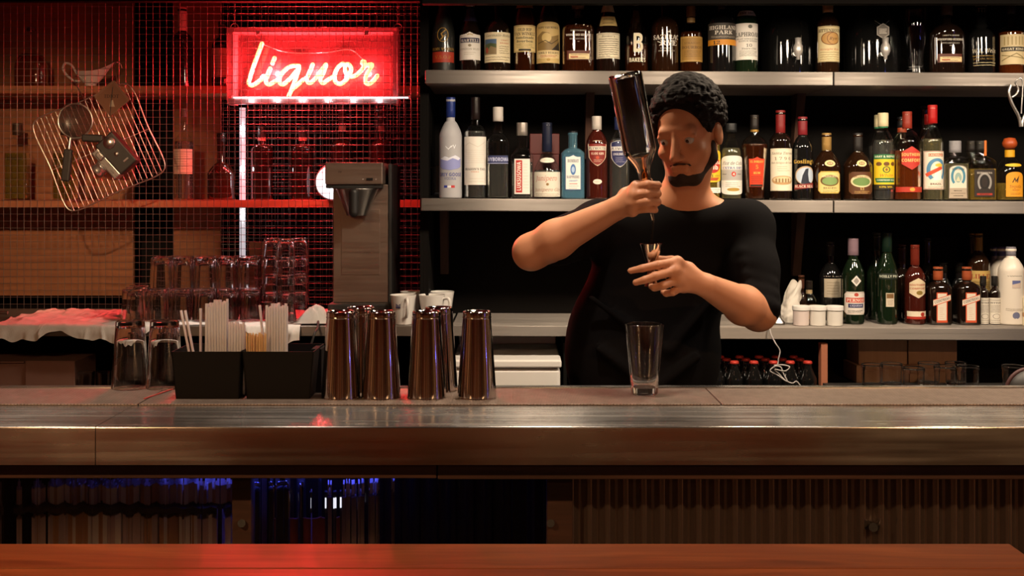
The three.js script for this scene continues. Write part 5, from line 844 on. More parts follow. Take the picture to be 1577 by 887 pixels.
// ---------- coffee brewer ----------
{
  const d = 3.98, t = thing('coffee_brewer', 'tall stainless coffee brewer with black handled brew funnel', 'coffee machine');
  const y0 = CT + 0.001, xL = PX(513, d), xR = PX(598, d), zB = -d - 0.30;
  part(t, 'base', box(PX(508, d), PX(604, d), y0, PY(466, d), zB, -d + 0.05, 0.006), M.blackPlastic);
  part(t, 'tower', uvMetres(box(xL, xR, PY(466, d), PY(284, d), zB, -d, 0.003)), M.brewSteel);
  part(t, 'tower_panel', uvMetres(box(PX(526, d), PX(585, d), PY(423, d), PY(322, d), -d, -d + 0.0025, 0.001), 1, 0.3, 0.2), M.brewSteel);
  part(t, 'side_panel', box(xR, xR + 0.012, PY(466, d), PY(252, d), zB, -d + 0.004, 0.003), M.blackPlastic);
  const hd = -d + 0.075;
  const h = part(t, 'head', uvMetres(box(PX(500, d - 0.08), PX(589, d - 0.08), PY(284, d - 0.08), PY(250, d - 0.08), zB, hd, 0.004)), M.brewSteel);
  part(h, 'mark', flatLabel(0.022, 0.013, 'brewmark').translate(PX(523, d - 0.075), PY(265, d - 0.075), hd + 0.0006), M.label);
  part(h, 'switch', box(PX(564, d - 0.08), PX(574, d - 0.08), PY(278, d - 0.08), PY(274, d - 0.08), hd - 0.002, hd + 0.004, 0.001), M.blackGloss);
  for (const x of [559, 579]) part(h, 'pilot_lamp', rod(P(x, 276, d - 0.073), P(x, 276, d - 0.077), 0.0016, 8), M.white);
  part(t, 'collar', box(PX(503, d - 0.05), PX(588, d - 0.05), PY(290, d - 0.05), PY(284, d - 0.05), zB + 0.1, hd - 0.008, 0.002), M.blackPlastic);
  const fc = P(550, 300, d - 0.03), f = part(t, 'brew_funnel', lathe([[0.034, -0.072], [0.036, -0.070], [0.072, 0.018], [0.074, 0.020], [0.072, 0.022], [0, 0.021]], 40), M.plainSteel, 'conical steel brew funnel'); f.position.copy(fc);
  part(f, 'handle', merge([new THREE.CapsuleGeometry(0.017, 0.066, 6, 18).translate(0, -0.026, 0.086), box(-0.010, 0.010, -0.005, 0.012, 0.05, 0.09, 0.003)]), M.blackPlastic, 'black round handle');
}
// ---------- mugs ----------
{
  const cupG = lathe([[0, 0.003], [0.024, 0.003], [0.026, 0], [0.029, 0.002], [0.036, 0.04], [0.0445, 0.098], [0.0455, 0.100], [0.0445, 0.1015], [0.0425, 0.098], [0.034, 0.04], [0.027, 0.008], [0, 0.007]], 40);
  const handG = tube([V(0.042, 0.088, 0), V(0.058, 0.090, 0), V(0.066, 0.075, 0), V(0.062, 0.050, 0), V(0.050, 0.032, 0), V(0.035, 0.026, 0)], 0.0055, 28, 8);
  const put = (x, d, yaw, lab, mark) => { const t = thing('white_mug', lab, 'mug', V(PX(x, d), CT + 0.0005, -d), 'white mugs beside the brewer'); part(t, 'cup', cupG, M.china); part(t, 'handle', handG, M.china); t.rotation.y = yaw; if (mark) { const g = flatLabel(0.017, 0.017, 'cupmark'); g.translate(0, 0.066, 0.0402); g.rotateX(0); g.rotateY(-yaw - 0.35); part(t, 'printed_mark', g, M.label); } };
  put(621, 3.90, -1.25, 'white mug with small dark blue mark in front beside the brewer', true);
  put(665, 3.905, -0.3, 'white mug with its handle turned right in front at the counter end');
  put(636, 4.03, 1.6, 'white mug in the back row next to the brewer');
  put(680, 4.03, 1.2, 'white mug in the back row at the counter end');
}
// ---------- towels on the back counter ----------
function cloth(fn, nu, nv) { const g = new THREE.PlaneGeometry(1, 1, nu, nv), p = g.attributes.position, uv = g.attributes.uv; for (let i = 0; i < p.count; i++) { const u = p.getX(i) + 0.5, v = p.getY(i) + 0.5, q = fn(u, v); p.setXYZ(i, q[0], q[1], q[2]); uv.setXY(i, u * 6, v * 3); } g.computeVertexNormals(); return g; }
{
  // v = 0 hangs over the front edge, v = 1 at the rear
  const lay = (xa, xb, dA, dB, hang, s, amp) => cloth((u, v) => {
    const e = Math.max(-0.05, Math.min(hang, (fbm(u * 0.98, 0.1, 7, 3, 3, s) * 2.6 - 0.92) * hang)), back = Math.max(0, -e), hangLen = Math.max(0, e), L = hangLen + (dB - dA) - back, q = v * L;
    const x = PX(xa, SHD) + (PX(xb, SHD) - PX(xa, SHD)) * u, w = fbm(u * 0.99, v * 0.99, 14, 5, 4, s + 3), w2 = fbm(u * 0.99, v * 0.99, 34, 10, 3, s + 13), f = fbm(u * 0.99 + 0.06 * w, v * 0.99, 22, 4, 2, s + 23), ridge = Math.pow(1 - Math.abs(2 * f - 1), 4);
    const calm = 0.12 + 0.6 * (1 - THREE.MathUtils.smoothstep(u, 0.30, 0.40)); let y, z;
    if (q < hangLen) { const g = hangLen - q; y = CT + 0.004 - g; z = -(SHD - 0.006 - (0.012 * w + 0.010 * ridge) * Math.min(1, g * 40)); }
    else { const k = q - hangLen; y = CT + 0.0025 + calm * (amp * w * w * 1.6 + 0.012 * ridge * amp / 0.014) * Math.min(1, 0.2 + k * 12) + calm * 0.004 * w2; z = -(dA - 0.004 + k + back); }
    return [x + 0.008 * (w2 - 0.5), y, z];
  }, 260, 56);
  solo('bar_towel', 'long white crumpled towel spread under the tumblers on the back counter', 'towel', lay(-12, 462, SHD, 4.28, 0.062, 21, 0.014), M.towel);
  const lump = cloth((u, v) => { const a = u * 2 - 1, b = v * 2 - 1, r = Math.min(1, Math.hypot(a, b)), w = fbm(u * 0.99, v * 0.99, 8, 8, 4, 44); const h = 0.066 * Math.pow(Math.max(0, 1 - r * r), 0.7) * (0.35 + 0.9 * u) + 0.03 * (w - 0.4) * (1 - r * r); return [PX(477, 3.885) + a * 0.056 + 0.01 * w, CT + 0.007 + Math.max(0.0, h), -3.905 - b * -0.045]; }, 48, 36);
  solo('crumpled_cloth', 'crumpled white cloth heaped between the nested tumblers and the brewer', 'cloth', lump, M.towel);
  const wr = thing('small_wire_rack', 'end of a small metal tool on the towel at the far left', 'tool'); part(wr, 'bar', rod(P(-10, 481, 4.05), P(12, 482, 4.05), 0.006, 8), M.plainSteel); part(wr, 'grip', rod(P(-24, 476, 4.06), P(-8, 478, 4.06), 0.011, 10), M.blackPlastic);
  const tg = thing('black_cable', 'black cable loop hanging in front of the counter behind the caddy', 'cable'); part(tg, 'cord', tube([V(PX(491, 3.95), CT + 0.0125, -3.95), V(PX(490, 3.86), CT + 0.012, -3.86), P(489, 506, 3.83), P(485, 512, 3.80), P(481, 525, 3.79), P(476, 540, 3.79), P(470, 560, 3.80), P(474, 600, 3.81), P(476, 640, 3.81)], 0.004, 40, 7), M.blackPlastic);
}
// ---------- gravy boat behind the mesh ----------
{
  const d = 4.76, y = CS(132), s = S(d), N = 24, RN = 9, pos = [], idx = [];
  for (let k = 0; k <= RN; k++) for (let i = 0; i < N; i++) {
    const a = i / N * 2 * Math.PI, v = k / RN, c = Math.cos(a), sn = Math.sin(a), spout = Math.pow(Math.max(0, c), 3);
    const r = 0.35 + 0.65 * Math.pow(v, 0.6), x = c * r * 0.062 + spout * v * v * 0.040, z = sn * r * 0.036 * (1 - 0.35 * spout * v), yy = 0.018 + v * 0.052 + spout * v * v * 0.040;
    pos.push(x, yy, z); if (k < RN) { const A = k * N + i, Bq = k * N + (i + 1) % N; idx.push(A, A + N, Bq, Bq, A + N, Bq + N); }
  }
  const g = new THREE.BufferGeometry(); g.setAttribute('position', new THREE.Float32BufferAttribute(pos, 3)); g.setIndex(idx); g.computeVertexNormals();
  const t = thing('gravy_boat', 'pale gravy boat with loop handle on the upper cage shelf', 'gravy boat', V(PX(140, d), y, -d)), gm = phy({ color: C(0.62, 0.56, 0.54), roughness: 0.15, side: THREE.DoubleSide, clearcoat: 0.6 });
  part(t, 'bowl', g, gm); part(t, 'foot', lathe([[0, 0], [0.030, 0], [0.031, 0.004], [0.022, 0.012], [0.026, 0.022], [0, 0.024]], 28), gm);
  part(t, 'handle', tube([V(-0.058, 0.06, 0), V(-0.085, 0.100, 0), V(-0.108, 0.105, 0), V(-0.118, 0.085, 0), V(-0.105, 0.06, 0), V(-0.070, 0.032, 0), V(-0.045, 0.03, 0)], 0.0048, 36, 8), gm);
}
// ---------- tag tied to the camera ----------
{
  const d = 4.372, c = P(172.5, 151, d), t = thing('cardboard_tag', 'brown diamond shaped cardboard tag reading IDIOT tied to the camera', 'tag', c); t.rotation.z = Math.PI / 4 - 0.10;
  const w = 40 * S(d);
  const sh = new THREE.Shape(); const k = w / 2, r = 0.008; sh.moveTo(-k + r, -k); sh.lineTo(k - r, -k); sh.quadraticCurveTo(k, -k, k, -k + r); sh.lineTo(k, k - r); sh.quadraticCurveTo(k, k, k - r, k); sh.lineTo(-k + r, k); sh.quadraticCurveTo(-k, k, -k, k - r); sh.lineTo(-k, -k + r); sh.quadraticCurveTo(-k, -k, -k + r, -k);
  const ho = new THREE.Path(); ho.absarc(k - 0.020, k - 0.020, 0.007, 0, Math.PI * 2, true); sh.holes.push(ho);
  part(t, 'card', new THREE.ExtrudeGeometry(sh, { depth: 0.0016, bevelEnabled: false, curveSegments: 8 }), std({ color: C(0.16, 0.075, 0.045), roughness: 0.85 }));
  ac.save(); ac.restore();
  const pr = part(t, 'print', flatLabel(w * 0.86, w * 0.86, 'tagidiot'), M.tagprint = std({ map: atlasT, roughness: 0.85, transparent: true })); pr.position.set(-0.003, -0.003, 0.0021);
  part(t, 'string', tube([V(k - 0.02, k - 0.02, 0.003), V(0.0, 0.0, 0.006), V(-k, -k, 0.005), V(-k - 0.045, -k - 0.045, 0.012)], 0.0012, 20, 5), M.blackPlastic);
}
// ---------- small things on and under the right shelves ----------
{
  const tubG = lathe([[0, 0], [0.0265, 0], [0.0275, 0.002], [0.0285, 0.052], [0.0285, 0.054], [0, 0.054]], 32), lidG = lathe([[0, 0.0542], [0.0305, 0.0542], [0.0312, 0.056], [0.0312, 0.069], [0.030, 0.0705], [0.027, 0.0705], [0.0265, 0.0695], [0, 0.0695]], 32);
  const labels = ['left white plastic tub with lid, slightly pink inside, on the lower shelf', 'middle white plastic tub with lid on the lower shelf', 'right white plastic tub with lid beside the lilac capped bottle'];
  [1233.5, 1259, 1285.5].forEach((x, i) => { const d = 3.90, t = thing('plastic_tub', labels[i], 'tub', V(PX(x, d), shelfAt(2, PX(x, d)) + 0.0008, -d), 'white tubs on the lower shelf'); t.scale.setScalar(0.96); part(t, 'pot', tubG, std({ color: i ? C(0.72, 0.69, 0.64) : C(0.70, 0.60, 0.57), roughness: 0.45 })); part(t, 'lid', lidG, M.white); });
  const bag = cloth((u, v) => { const a = u * 2 * Math.PI, w = fbm(u, v * 0.99, 7, 6, 4, 71), R = (0.036 - 0.012 * v) * (0.75 + 0.5 * w); return [PX(1216, 3.99) + Math.cos(a) * R * 1.1 + 0.014 * v * v, shelfAt(2, 0.97) + 0.002 + v * 0.135 * (0.85 + 0.25 * Math.sin(a * 1.5 + 0.6)), -3.99 + Math.sin(a) * R * 0.8]; }, 44, 20);
  solo('paper_bag', 'crumpled open white paper bag left of the tubs on the lower shelf', 'bag', bag, M.paper);
  const ut = thing('kitchen_tool', 'dark tool with steel foot standing at the left of the paper bag', 'tool', V(PX(1199, 3.93), shelfAt(2, 0.93) + 0.001, -3.93)); part(ut, 'foot', lathe([[0, 0], [0.022, 0], [0.024, 0.006], [0.012, 0.020], [0.010, 0.03], [0, 0.03]], 24), M.plainSteel); part(ut, 'grip', rod(V(0, 0.03, 0), V(-0.012, 0.15, 0), 0.009, 12, 0.007), M.blackPlastic);
  // red box behind the vodka
  const rx = PX(838, 4.16); const rb = thing('red_box', 'small dark red box in the shadow behind the clear vodka bottles', 'box', V(rx, shelfAt(1, rx) + 0.0006, -4.16)); const rm = std({ color: C(0.09, 0.007, 0.006), roughness: 0.5 });
  part(rb, 'carton', box(-0.052, 0.052, 0, 0.16, -0.05, 0.05, 0.002), rm); part(rb, 'lid', box(-0.054, 0.054, 0.16, 0.235, -0.052, 0.052, 0.003), rm); part(rb, 'stud', rod(V(0, 0.2, 0.052), V(0, 0.2, 0.056), 0.004, 10), M.plainSteel);
  // stack of small boxes at the right end
  const sx = PX(1584, 3.94), sy = shelfAt(2, sx); let yy = sy + 0.0006; [[0.030, 'bottom'], [0.014, 'second lowest'], [0.018, 'third'], [0.034, 'topmost']].forEach(([h, n], i) => { const t = solo('small_carton', n + ' pale carton of the stack at the right end of the lower shelf', 'box', box(sx - 0.024, sx + 0.024, yy, yy + h, -3.98, -3.92 - (i % 2) * 0.003, 0.001), i === 1 ? M.card : std({ color: C(0.62, 0.56, 0.44), roughness: 0.7 }), 'cartons stacked at the shelf end'); yy += h + 0.0005; });
  // corkscrew hanging from the upper shelf
  const cx = 1562, d = 3.80, ck = thing('winged_corkscrew', 'steel bottle opener hanging from the upper shelf at the right edge', 'corkscrew');
  const v = (x, y, z = d) => P(x, y, z);
  part(ck, 'lever', tube([v(1557, 131), v(1554, 142), v(1557, 156), v(1563, 168), v(1569, 180), v(1572, 195)], 0.0058, 40, 8), M.plainSteel);
  part(ck, 'lever', tube([v(1589, 131), v(1592, 142), v(1589, 156), v(1583, 168), v(1577, 180), v(1574, 195)], 0.0058, 40, 8), M.plainSteel);
  part(ck, 'arm', tube([v(1558, 150), v(1564, 146), v(1568, 140), v(1566, 131)], 0.004, 24, 8), M.plainSteel);
  part(ck, 'hook', tube([v(1566, 131), v(1563, 127), v(1566, 123), v(1573, 121), v(1573, 175)], 0.0025, 30, 6), M.plainSteel);
  // cable over the shelf edge with a tangle
  const cd = 3.765, cb = thing('loose_cable', 'thin grey cable dangling off the lower shelf in a loose tangle', 'cable');
  part(cb, 'cord', tube([V(PX(1180, 3.9), shelfAt(2, PX(1180, 3.9)) + 0.0025, -3.9), V(PX(1184, 3.85), shelfAt(2, PX(1184, 3.85)) + 0.003, -3.845), P(1187, 513, cd + 0.06), P(1194, 528, cd), P(1201, 540, cd), P(1199, 552, cd), P(1197, 562, cd), P(1190, 566, cd), P(1186, 571, cd), P(1198, 578, cd), P(1212, 587, cd - 0.005), P(1206, 574, cd), P(1202, 565, cd), P(1192, 563, cd), P(1206, 562, cd + 0.01), P(1216, 565, cd), P(1210, 571, cd), P(1193, 569, cd - 0.01), P(1200, 576, cd), P(1210, 586, cd), P(1221, 590, cd), P(1226, 587, cd), P(1232, 593, cd), P(1240, 606, cd), P(1246, 618, cd)], 0.0021, 200, 6), std({ color: C(0.45, 0.42, 0.42), roughness: 0.4 }));
  // dark rounded thing behind the bar at the right edge
  const dk2 = thing('bag_with_red_trim', 'dark rounded bag with red piping behind the bar at the right edge', 'bag', P(1584, 603, 2.9)); part(dk2, 'pouch', new THREE.SphereGeometry(0.058, 28, 18).scale(1, 1, 0.8), M.blackPlastic); part(dk2, 'piping', new THREE.TorusGeometry(0.058, 0.006, 8, 48).translate(0, 0, 0.004), std({ color: C(0.05, 0.012, 0.012), roughness: 0.6 }));
  part(dk2, 'strap', box(-0.02, 0.02, -(P(0, 603, 2.9).y), -0.05, -0.02, 0.02, 0.004), M.blackPlastic);
}
// stirring stick on the bar by the pint glasses
{ const d = 2.53; const a = P(222, 614, F * (EYE - BT - 0.005) / (614 - HZ)), b = P(266, 599, F * (EYE - BT - 0.005) / (599.5 - HZ)); const st = solo('red_stirrer', 'thin red stirring stick lying on the drip mat by the caddy', 'stirrer', rod(a, b, 0.0016, 8), std({ color: C(0.55, 0.06, 0.05), roughness: 0.35 })); }

// ---------- the bartender ----------
class Field {                      // signed distances on a grid, joined with a smooth minimum, meshed with surface nets
  constructor(lo, hi, cell) { this.lo = lo; this.c = cell; this.n = [0, 1, 2].map((k) => Math.ceil((hi.getComponent(k) - lo.getComponent(k)) / cell) + 1); this.a = new Float32Array(this.n[0] * this.n[1] * this.n[2]).fill(0.2); }
  each(lo, hi, fn) {
    const { n, c, lo: o } = this, a = [0, 1, 2].map((k) => Math.max(0, Math.floor((lo.getComponent(k) - o.getComponent(k)) / c))), b = [0, 1, 2].map((k) => Math.min(n[k] - 1, Math.ceil((hi.getComponent(k) - o.getComponent(k)) / c)));
    for (let z = a[2]; z <= b[2]; z++) for (let y = a[1]; y <= b[1]; y++) { let i = (z * n[1] + y) * n[0] + a[0]; for (let x = a[0]; x <= b[0]; x++, i++) fn(i, o.x + x * c, o.y + y * c, o.z + z * c); }
  }
  put(i, d, k) { const A = this.a[i], h = Math.max(k - Math.abs(A - d), 0) / k; this.a[i] = Math.min(A, d) - h * h * k * 0.25; }
  cap(p, q, r0, r1, k = 0.012) {
    const R = Math.max(r0, r1) + k + 3 * this.c, lo = p.clone().min(q).subScalar(R), hi = p.clone().max(q).addScalar(R), ex = q.x - p.x, ey = q.y - p.y, ez = q.z - p.z, L = ex * ex + ey * ey + ez * ez || 1e-9;
    this.each(lo, hi, (i, x, y, z) => { const t = Math.max(0, Math.min(1, ((x - p.x) * ex + (y - p.y) * ey + (z - p.z) * ez) / L)), dx = x - p.x - ex * t, dy = y - p.y - ey * t, dz = z - p.z - ez * t; this.put(i, Math.sqrt(dx * dx + dy * dy + dz * dz) - (r0 + (r1 - r0) * t), k); });
  }
  chain(pts, rs, k) { for (let i = 0; i + 1 < pts.length; i++) this.cap(pts[i], pts[i + 1], rs[i], rs[i + 1], k); }
  ell(c, r, m, k = 0.012, cut = false) {      // ellipsoid with axes in the columns of m
    const R = Math.max(r.x, r.y, r.z) + k + 3 * this.c, inv = m ? m.clone().transpose() : null, v = V(0, 0, 0);
    this.each(c.clone().subScalar(R), c.clone().addScalar(R), (i, x, y, z) => {
      v.set(x - c.x, y - c.y, z - c.z); if (inv) v.applyMatrix4(inv); const a = v.x / r.x, b = v.y / r.y, e = v.z / r.z, k0 = Math.sqrt(a * a + b * b + e * e), g = Math.sqrt(a * a / (r.x * r.x) + b * b / (r.y * r.y) + e * e / (r.z * r.z)) || 1e-6, d = k0 < 1e-4 ? -Math.min(r.x, r.y, r.z) : k0 * (k0 - 1) / g;
      if (!cut) this.put(i, d, k); else { const A = this.a[i], h = Math.max(k - Math.abs(A + d), 0) / k; this.a[i] = Math.max(A, -d) + h * h * k * 0.25; }
    });
  }
  mesh() {
    const { n, a, c, lo } = this, [nx, ny, nz] = n, map = new Int32Array(nx * ny * nz).fill(-1), pos = [], nor = [], idx = [], E = [[0, 1], [2, 3], [4, 5], [6, 7], [0, 2], [1, 3], [4, 6], [5, 7], [0, 4], [1, 5], [2, 6], [3, 7]], o8 = [0, 1, nx, nx + 1, nx * ny, nx * ny + 1, nx * ny + nx, nx * ny + nx + 1];
    const v = new Float32Array(8);
    for (let z = 0; z < nz - 1; z++) for (let y = 0; y < ny - 1; y++) for (let x = 0; x < nx - 1; x++) {
      const i = (z * ny + y) * nx + x; let m = 0; for (let k = 0; k < 8; k++) { v[k] = a[i + o8[k]]; if (v[k] < 0) m++; }
      if (!m || m === 8) continue;
      let sx = 0, sy = 0, sz = 0, ct = 0;
      for (const [p, q] of E) if ((v[p] < 0) !== (v[q] < 0)) { const t = v[p] / (v[p] - v[q]); sx += (p & 1) + t * ((q & 1) - (p & 1)); sy += ((p >> 1) & 1) + t * (((q >> 1) & 1) - ((p >> 1) & 1)); sz += (p >> 2) + t * ((q >> 2) - (p >> 2)); ct++; }
      map[i] = pos.length / 3; pos.push(lo.x + (x + sx / ct) * c, lo.y + (y + sy / ct) * c, lo.z + (z + sz / ct) * c);
      const gx = v[1] + v[3] + v[5] + v[7] - v[0] - v[2] - v[4] - v[6], gy = v[2] + v[3] + v[6] + v[7] - v[0] - v[1] - v[4] - v[5], gz = v[4] + v[5] + v[6] + v[7] - v[0] - v[1] - v[2] - v[3], gl = Math.hypot(gx, gy, gz) || 1; nor.push(gx / gl, gy / gl, gz / gl);
    }
    const st = [1, nx, nx * ny];
    for (let z = 1; z < nz - 1; z++) for (let y = 1; y < ny - 1; y++) for (let x = 1; x < nx - 1; x++) {
      const i = (z * ny + y) * nx + x;
      for (let k = 0; k < 3; k++) {
        const s0 = a[i] < 0, s1 = a[i + st[k]] < 0; if (s0 === s1) continue;
        const u = st[(k + 1) % 3], w = st[(k + 2) % 3], A = map[i], Bq = map[i - u], Cq = map[i - u - w], D = map[i - w]; if (A < 0 || Bq < 0 || Cq < 0 || D < 0) continue;
        if (s0) idx.push(A, Bq, Cq, A, Cq, D); else idx.push(A, Cq, Bq, A, D, Cq);
      }
    }
    const g = new THREE.BufferGeometry(); g.setAttribute('position', new THREE.Float32BufferAttribute(pos, 3)); g.setAttribute('normal', new THREE.Float32BufferAttribute(nor, 3)); g.setAttribute('uv', new THREE.Float32BufferAttribute(new Float32Array(pos.length / 3 * 2).map((_, i) => pos[((i >> 1) * 3) + (i & 1)] * 8), 2)); g.setIndex(idx); return g;
  }
}
{
  const person = thing('person', 'bartender in black shirt pouring from a raised bottle into a steel jigger', 'person');
  const J = {
    shR: P(922, 350, 2.97), elR: P(818, 388, 2.74), wrR: P(948, 322, 2.635), shL: P(1150, 350, 2.93), elL: P(1168, 482, 2.80), wrL: P(1088, 440, 2.63),
    neck: P(1050, 318, 2.95), chest: P(1030, 400, 2.985), belly: P(990, 540, 2.985), hip: V(0.335, 0.97, -2.985),
  };
  // head frame: turned to the picture left and bent down towards the pour
  const HC = P(1060, 205, 2.885), R = new THREE.Matrix4().makeRotationFromEuler(new THREE.Euler(0.24, -0.55, 0.06, 'YXZ')), H = (x, y, z) => V(x, y, z).applyMatrix4(R).add(HC);
  const fine = new Field(V(-0.02, 1.10, -3.06), V(0.76, 1.83, -2.50), 0.0042);
  // head
  fine.ell(H(0, 0.030, -0.012), V(0.076, 0.088, 0.094), R); fine.ell(H(0, -0.036, 0.022), V(0.060, 0.080, 0.064), R, 0.03); fine.cap(H(-0.022, -0.098, 0.058), H(0.022, -0.098, 0.058), 0.019, 0.019, 0.025);
  fine.cap(H(-0.052, -0.06, 0.01), H(-0.02, -0.10, 0.052), 0.018, 0.016, 0.02); fine.cap(H(0.052, -0.06, 0.01), H(0.02, -0.10, 0.052), 0.018, 0.016, 0.02);
  fine.cap(H(-0.036, 0.018, 0.072), H(0.036, 0.018, 0.072), 0.012, 0.012, 0.012);
  for (const s of [-1, 1]) { fine.ell(H(s * 0.032, -0.004, 0.094), V(0.017, 0.011, 0.014), R, 0.008, true); fine.ell(H(s * 0.078, -0.008, -0.008), V(0.008, 0.031, 0.019), R, 0.006); fine.ell(H(s * 0.040, -0.036, 0.058), V(0.022, 0.016, 0.020), R, 0.02); fine.ell(H(s * 0.010, -0.046, 0.095), V(0.009, 0.007, 0.009), R, 0.006); }
  for (const s of [-1, 1]) fine.cap(H(s * 0.018, 0.0065, 0.080), H(s * 0.046, 0.0055, 0.074), 0.0075, 0.0072, 0.004);
  fine.cap(H(0, 0.008, 0.082), H(0, -0.042, 0.106), 0.008, 0.012, 0.008); fine.cap(H(-0.019, -0.070, 0.083), H(0.019, -0.070, 0.083), 0.006, 0.006, 0.006); fine.cap(H(-0.016, -0.081, 0.082), H(0.016, -0.081, 0.082), 0.0068, 0.0068, 0.005); fine.ell(H(0, -0.0755, 0.094), V(0.02, 0.0018, 0.008), R, 0.003, true);
  // neck and shoulders
  fine.cap(H(0, -0.05, -0.015), J.neck, 0.056, 0.060, 0.03); fine.cap(J.neck, J.shR, 0.05, 0.05, 0.04); fine.cap(J.neck, J.shL, 0.05, 0.05, 0.04);
  // arms
  fine.chain([J.shR, J.elR], [0.052, 0.042], 0.02); fine.chain([J.elR, J.elR.clone().lerp(J.wrR, 0.3), J.wrR], [0.041, 0.045, 0.027], 0.02);
  fine.chain([J.shL, J.elL], [0.052, 0.042], 0.02); fine.chain([J.elL, J.elL.clone().lerp(J.wrL, 0.3), J.wrL], [0.042, 0.046, 0.028], 0.02);
  // left hand (picture right) around the jigger
  const hand = (wr, kn, fingers, thumb) => {
    for (const k of kn) fine.cap(wr, k, 0.019, 0.0125, 0.012);
    for (let i = 0; i < 3; i++) fine.cap(kn[i], kn[i + 1], 0.0125, 0.0125, 0.008);
    fingers.forEach((f, i) => fine.chain([kn[i], ...f], [[0.0108, 0.0098, 0.0088, 0.0074], [0.0108, 0.0098, 0.0088, 0.0076], [0.0104, 0.0094, 0.0084, 0.0072], [0.0094, 0.0084, 0.0076, 0.0066]][i], 0.0035));
    fine.chain([wr, ...thumb], [0.020, 0.0155, 0.0115, 0.0088], 0.008);
  };
  hand(J.wrL, [P(1043, 403, 2.582), P(1039, 417, 2.572), P(1043, 431, 2.577), P(1052, 442, 2.592)],
    [[P(1012, 408, 2.562), P(990, 413, 2.563), P(971, 417, 2.573)], [P(1010, 425, 2.552), P(993, 431, 2.556), P(979, 435, 2.566)], [P(1021, 440, 2.558), P(1008, 443, 2.570), P(1003, 441, 2.585)], [P(1036, 450, 2.575), P(1026, 452, 2.588), P(1021, 449, 2.600)]],
    [P(1060, 414, 2.652), P(1035, 402, 2.660), P(1012, 399, 2.652)]);
  // right hand around the bottle neck
  const gr = (y, y2, z) => [P(997, y, 2.566), P(1013, y + 1, 2.580), P(1013, y2, 2.606)];
  hand(J.wrR, [P(980, 287, 2.588), P(977, 300, 2.583), P(975, 313, 2.586), P(974, 325, 2.594)],
    [gr(284, 286), gr(297, 299), gr(310, 311), [P(994, 322, 2.574), P(1008, 323, 2.586), P(1010, 324, 2.606)]],
    [P(963, 300, 2.648), P(981, 287, 2.638), P(1000, 279, 2.628)]);
  // the rest of the body, hidden under clothes, coarser
  const low = new Field(V(-0.05, 0.02, -3.25), V(0.78, 1.50, -2.72), 0.014);
  low.ell(J.chest, V(0.165, 0.16, 0.095), null, 0.05); low.ell(J.belly, V(0.165, 0.2, 0.095), null, 0.06); low.ell(J.hip, V(0.165, 0.13, 0.105), null, 0.05);
  const legs = [-1, 1].map((s) => [V(0.335 + s * 0.092, 0.93, -2.985), V(0.335 + s * 0.105, 0.50, -2.96), V(0.335 + s * 0.11, 0.09, -3.0)]);
  for (const l of legs) low.chain(l, [0.082, 0.056, 0.040], 0.03);
  part(person, 'body', merge([fine.mesh(), low.mesh()]), M.skin);
  // eyes, hair, beard
  for (const s of [-1, 1]) { const e = H(s * 0.032, -0.004, 0.0735), g = new THREE.SphereGeometry(0.0122, 16, 12); g.translate(e.x, e.y, e.z); const eye = part(person, 'eye', g, std({ color: C(0.42, 0.38, 0.35), roughness: 0.25 })); const q = H(s * 0.032 - 0.001, -0.006, 0.0815); part(eye, 'iris', new THREE.SphereGeometry(0.0055, 12, 10).translate(q.x, q.y, q.z), std({ color: C(0.03, 0.015, 0.008), roughness: 0.15 })); }
  const hf = new Field(HC.clone().subScalar(0.18), HC.clone().addScalar(0.18), 0.0036);
  hf.ell(H(0, 0.042, -0.020), V(0.087, 0.096, 0.100), R, 0.01);
  for (let i = 0; i < 1100; i++) {      // tufts
    const a = rr(0, 6.283), e = rr(-0.35, 1.45), dir = V(Math.cos(a) * Math.cos(e), Math.sin(e), Math.sin(a) * Math.cos(e)); if (dir.z > 0.72 && dir.y < 0.5) continue;
    const b0 = V(dir.x * 0.086, 0.044 + dir.y * 0.097, -0.018 + dir.z * 0.099), q0 = V(rr(-0.8, 0.8), rr(-0.3, 0.5), rr(-0.9, 0.4)), tg = q0.sub(dir.clone().multiplyScalar(q0.dot(dir))).normalize().multiplyScalar(rr(0.010, 0.018)).add(dir.clone().multiplyScalar(rr(0.004, 0.009)));
    hf.cap(H(b0.x, b0.y, b0.z), H(b0.x + tg.x, b0.y + tg.y, b0.z + tg.z), 0.0068, 0.0035, 0.005);
  }
  hf.ell(H(0, -0.016, 0.092), V(0.082, 0.094, 0.082), R, 0.005, true); hf.ell(H(0, -0.10, -0.03), V(0.12, 0.07, 0.12), R, 0.012, true); for (const s of [-1, 1]) hf.ell(H(s * 0.088, -0.012, 0.002), V(0.02, 0.036, 0.026), R, 0.006, true);
  part(person, 'hair', hf.mesh(), M.hair, 'short black hair');
  const bf = new Field(HC.clone().subScalar(0.17), HC.clone().addScalar(0.17), 0.0045);
  for (const s of [-1, 1]) { bf.cap(H(s * 0.062, -0.03, 0.012), H(s * 0.055, -0.064, 0.014), 0.011, 0.0165, 0.01); bf.cap(H(s * 0.055, -0.064, 0.014), H(s * 0.022, -0.103, 0.058), 0.0172, 0.0185, 0.015); }
  bf.cap(H(-0.022, -0.103, 0.059), H(0.022, -0.103, 0.059), 0.0198, 0.0198, 0.015); bf.cap(H(0, -0.089, 0.078), H(0, -0.104, 0.072), 0.008, 0.013, 0.012); for (const s of [-1, 1]) bf.cap(H(s * 0.003, -0.0605, 0.0885), H(s * 0.027, -0.068, 0.079), 0.0035, 0.0035, 0.003);
  part(person, 'beard', bf.mesh(), std({ color: C(0.028, 0.015, 0.010), roughness: 0.8 }), 'short dark beard');
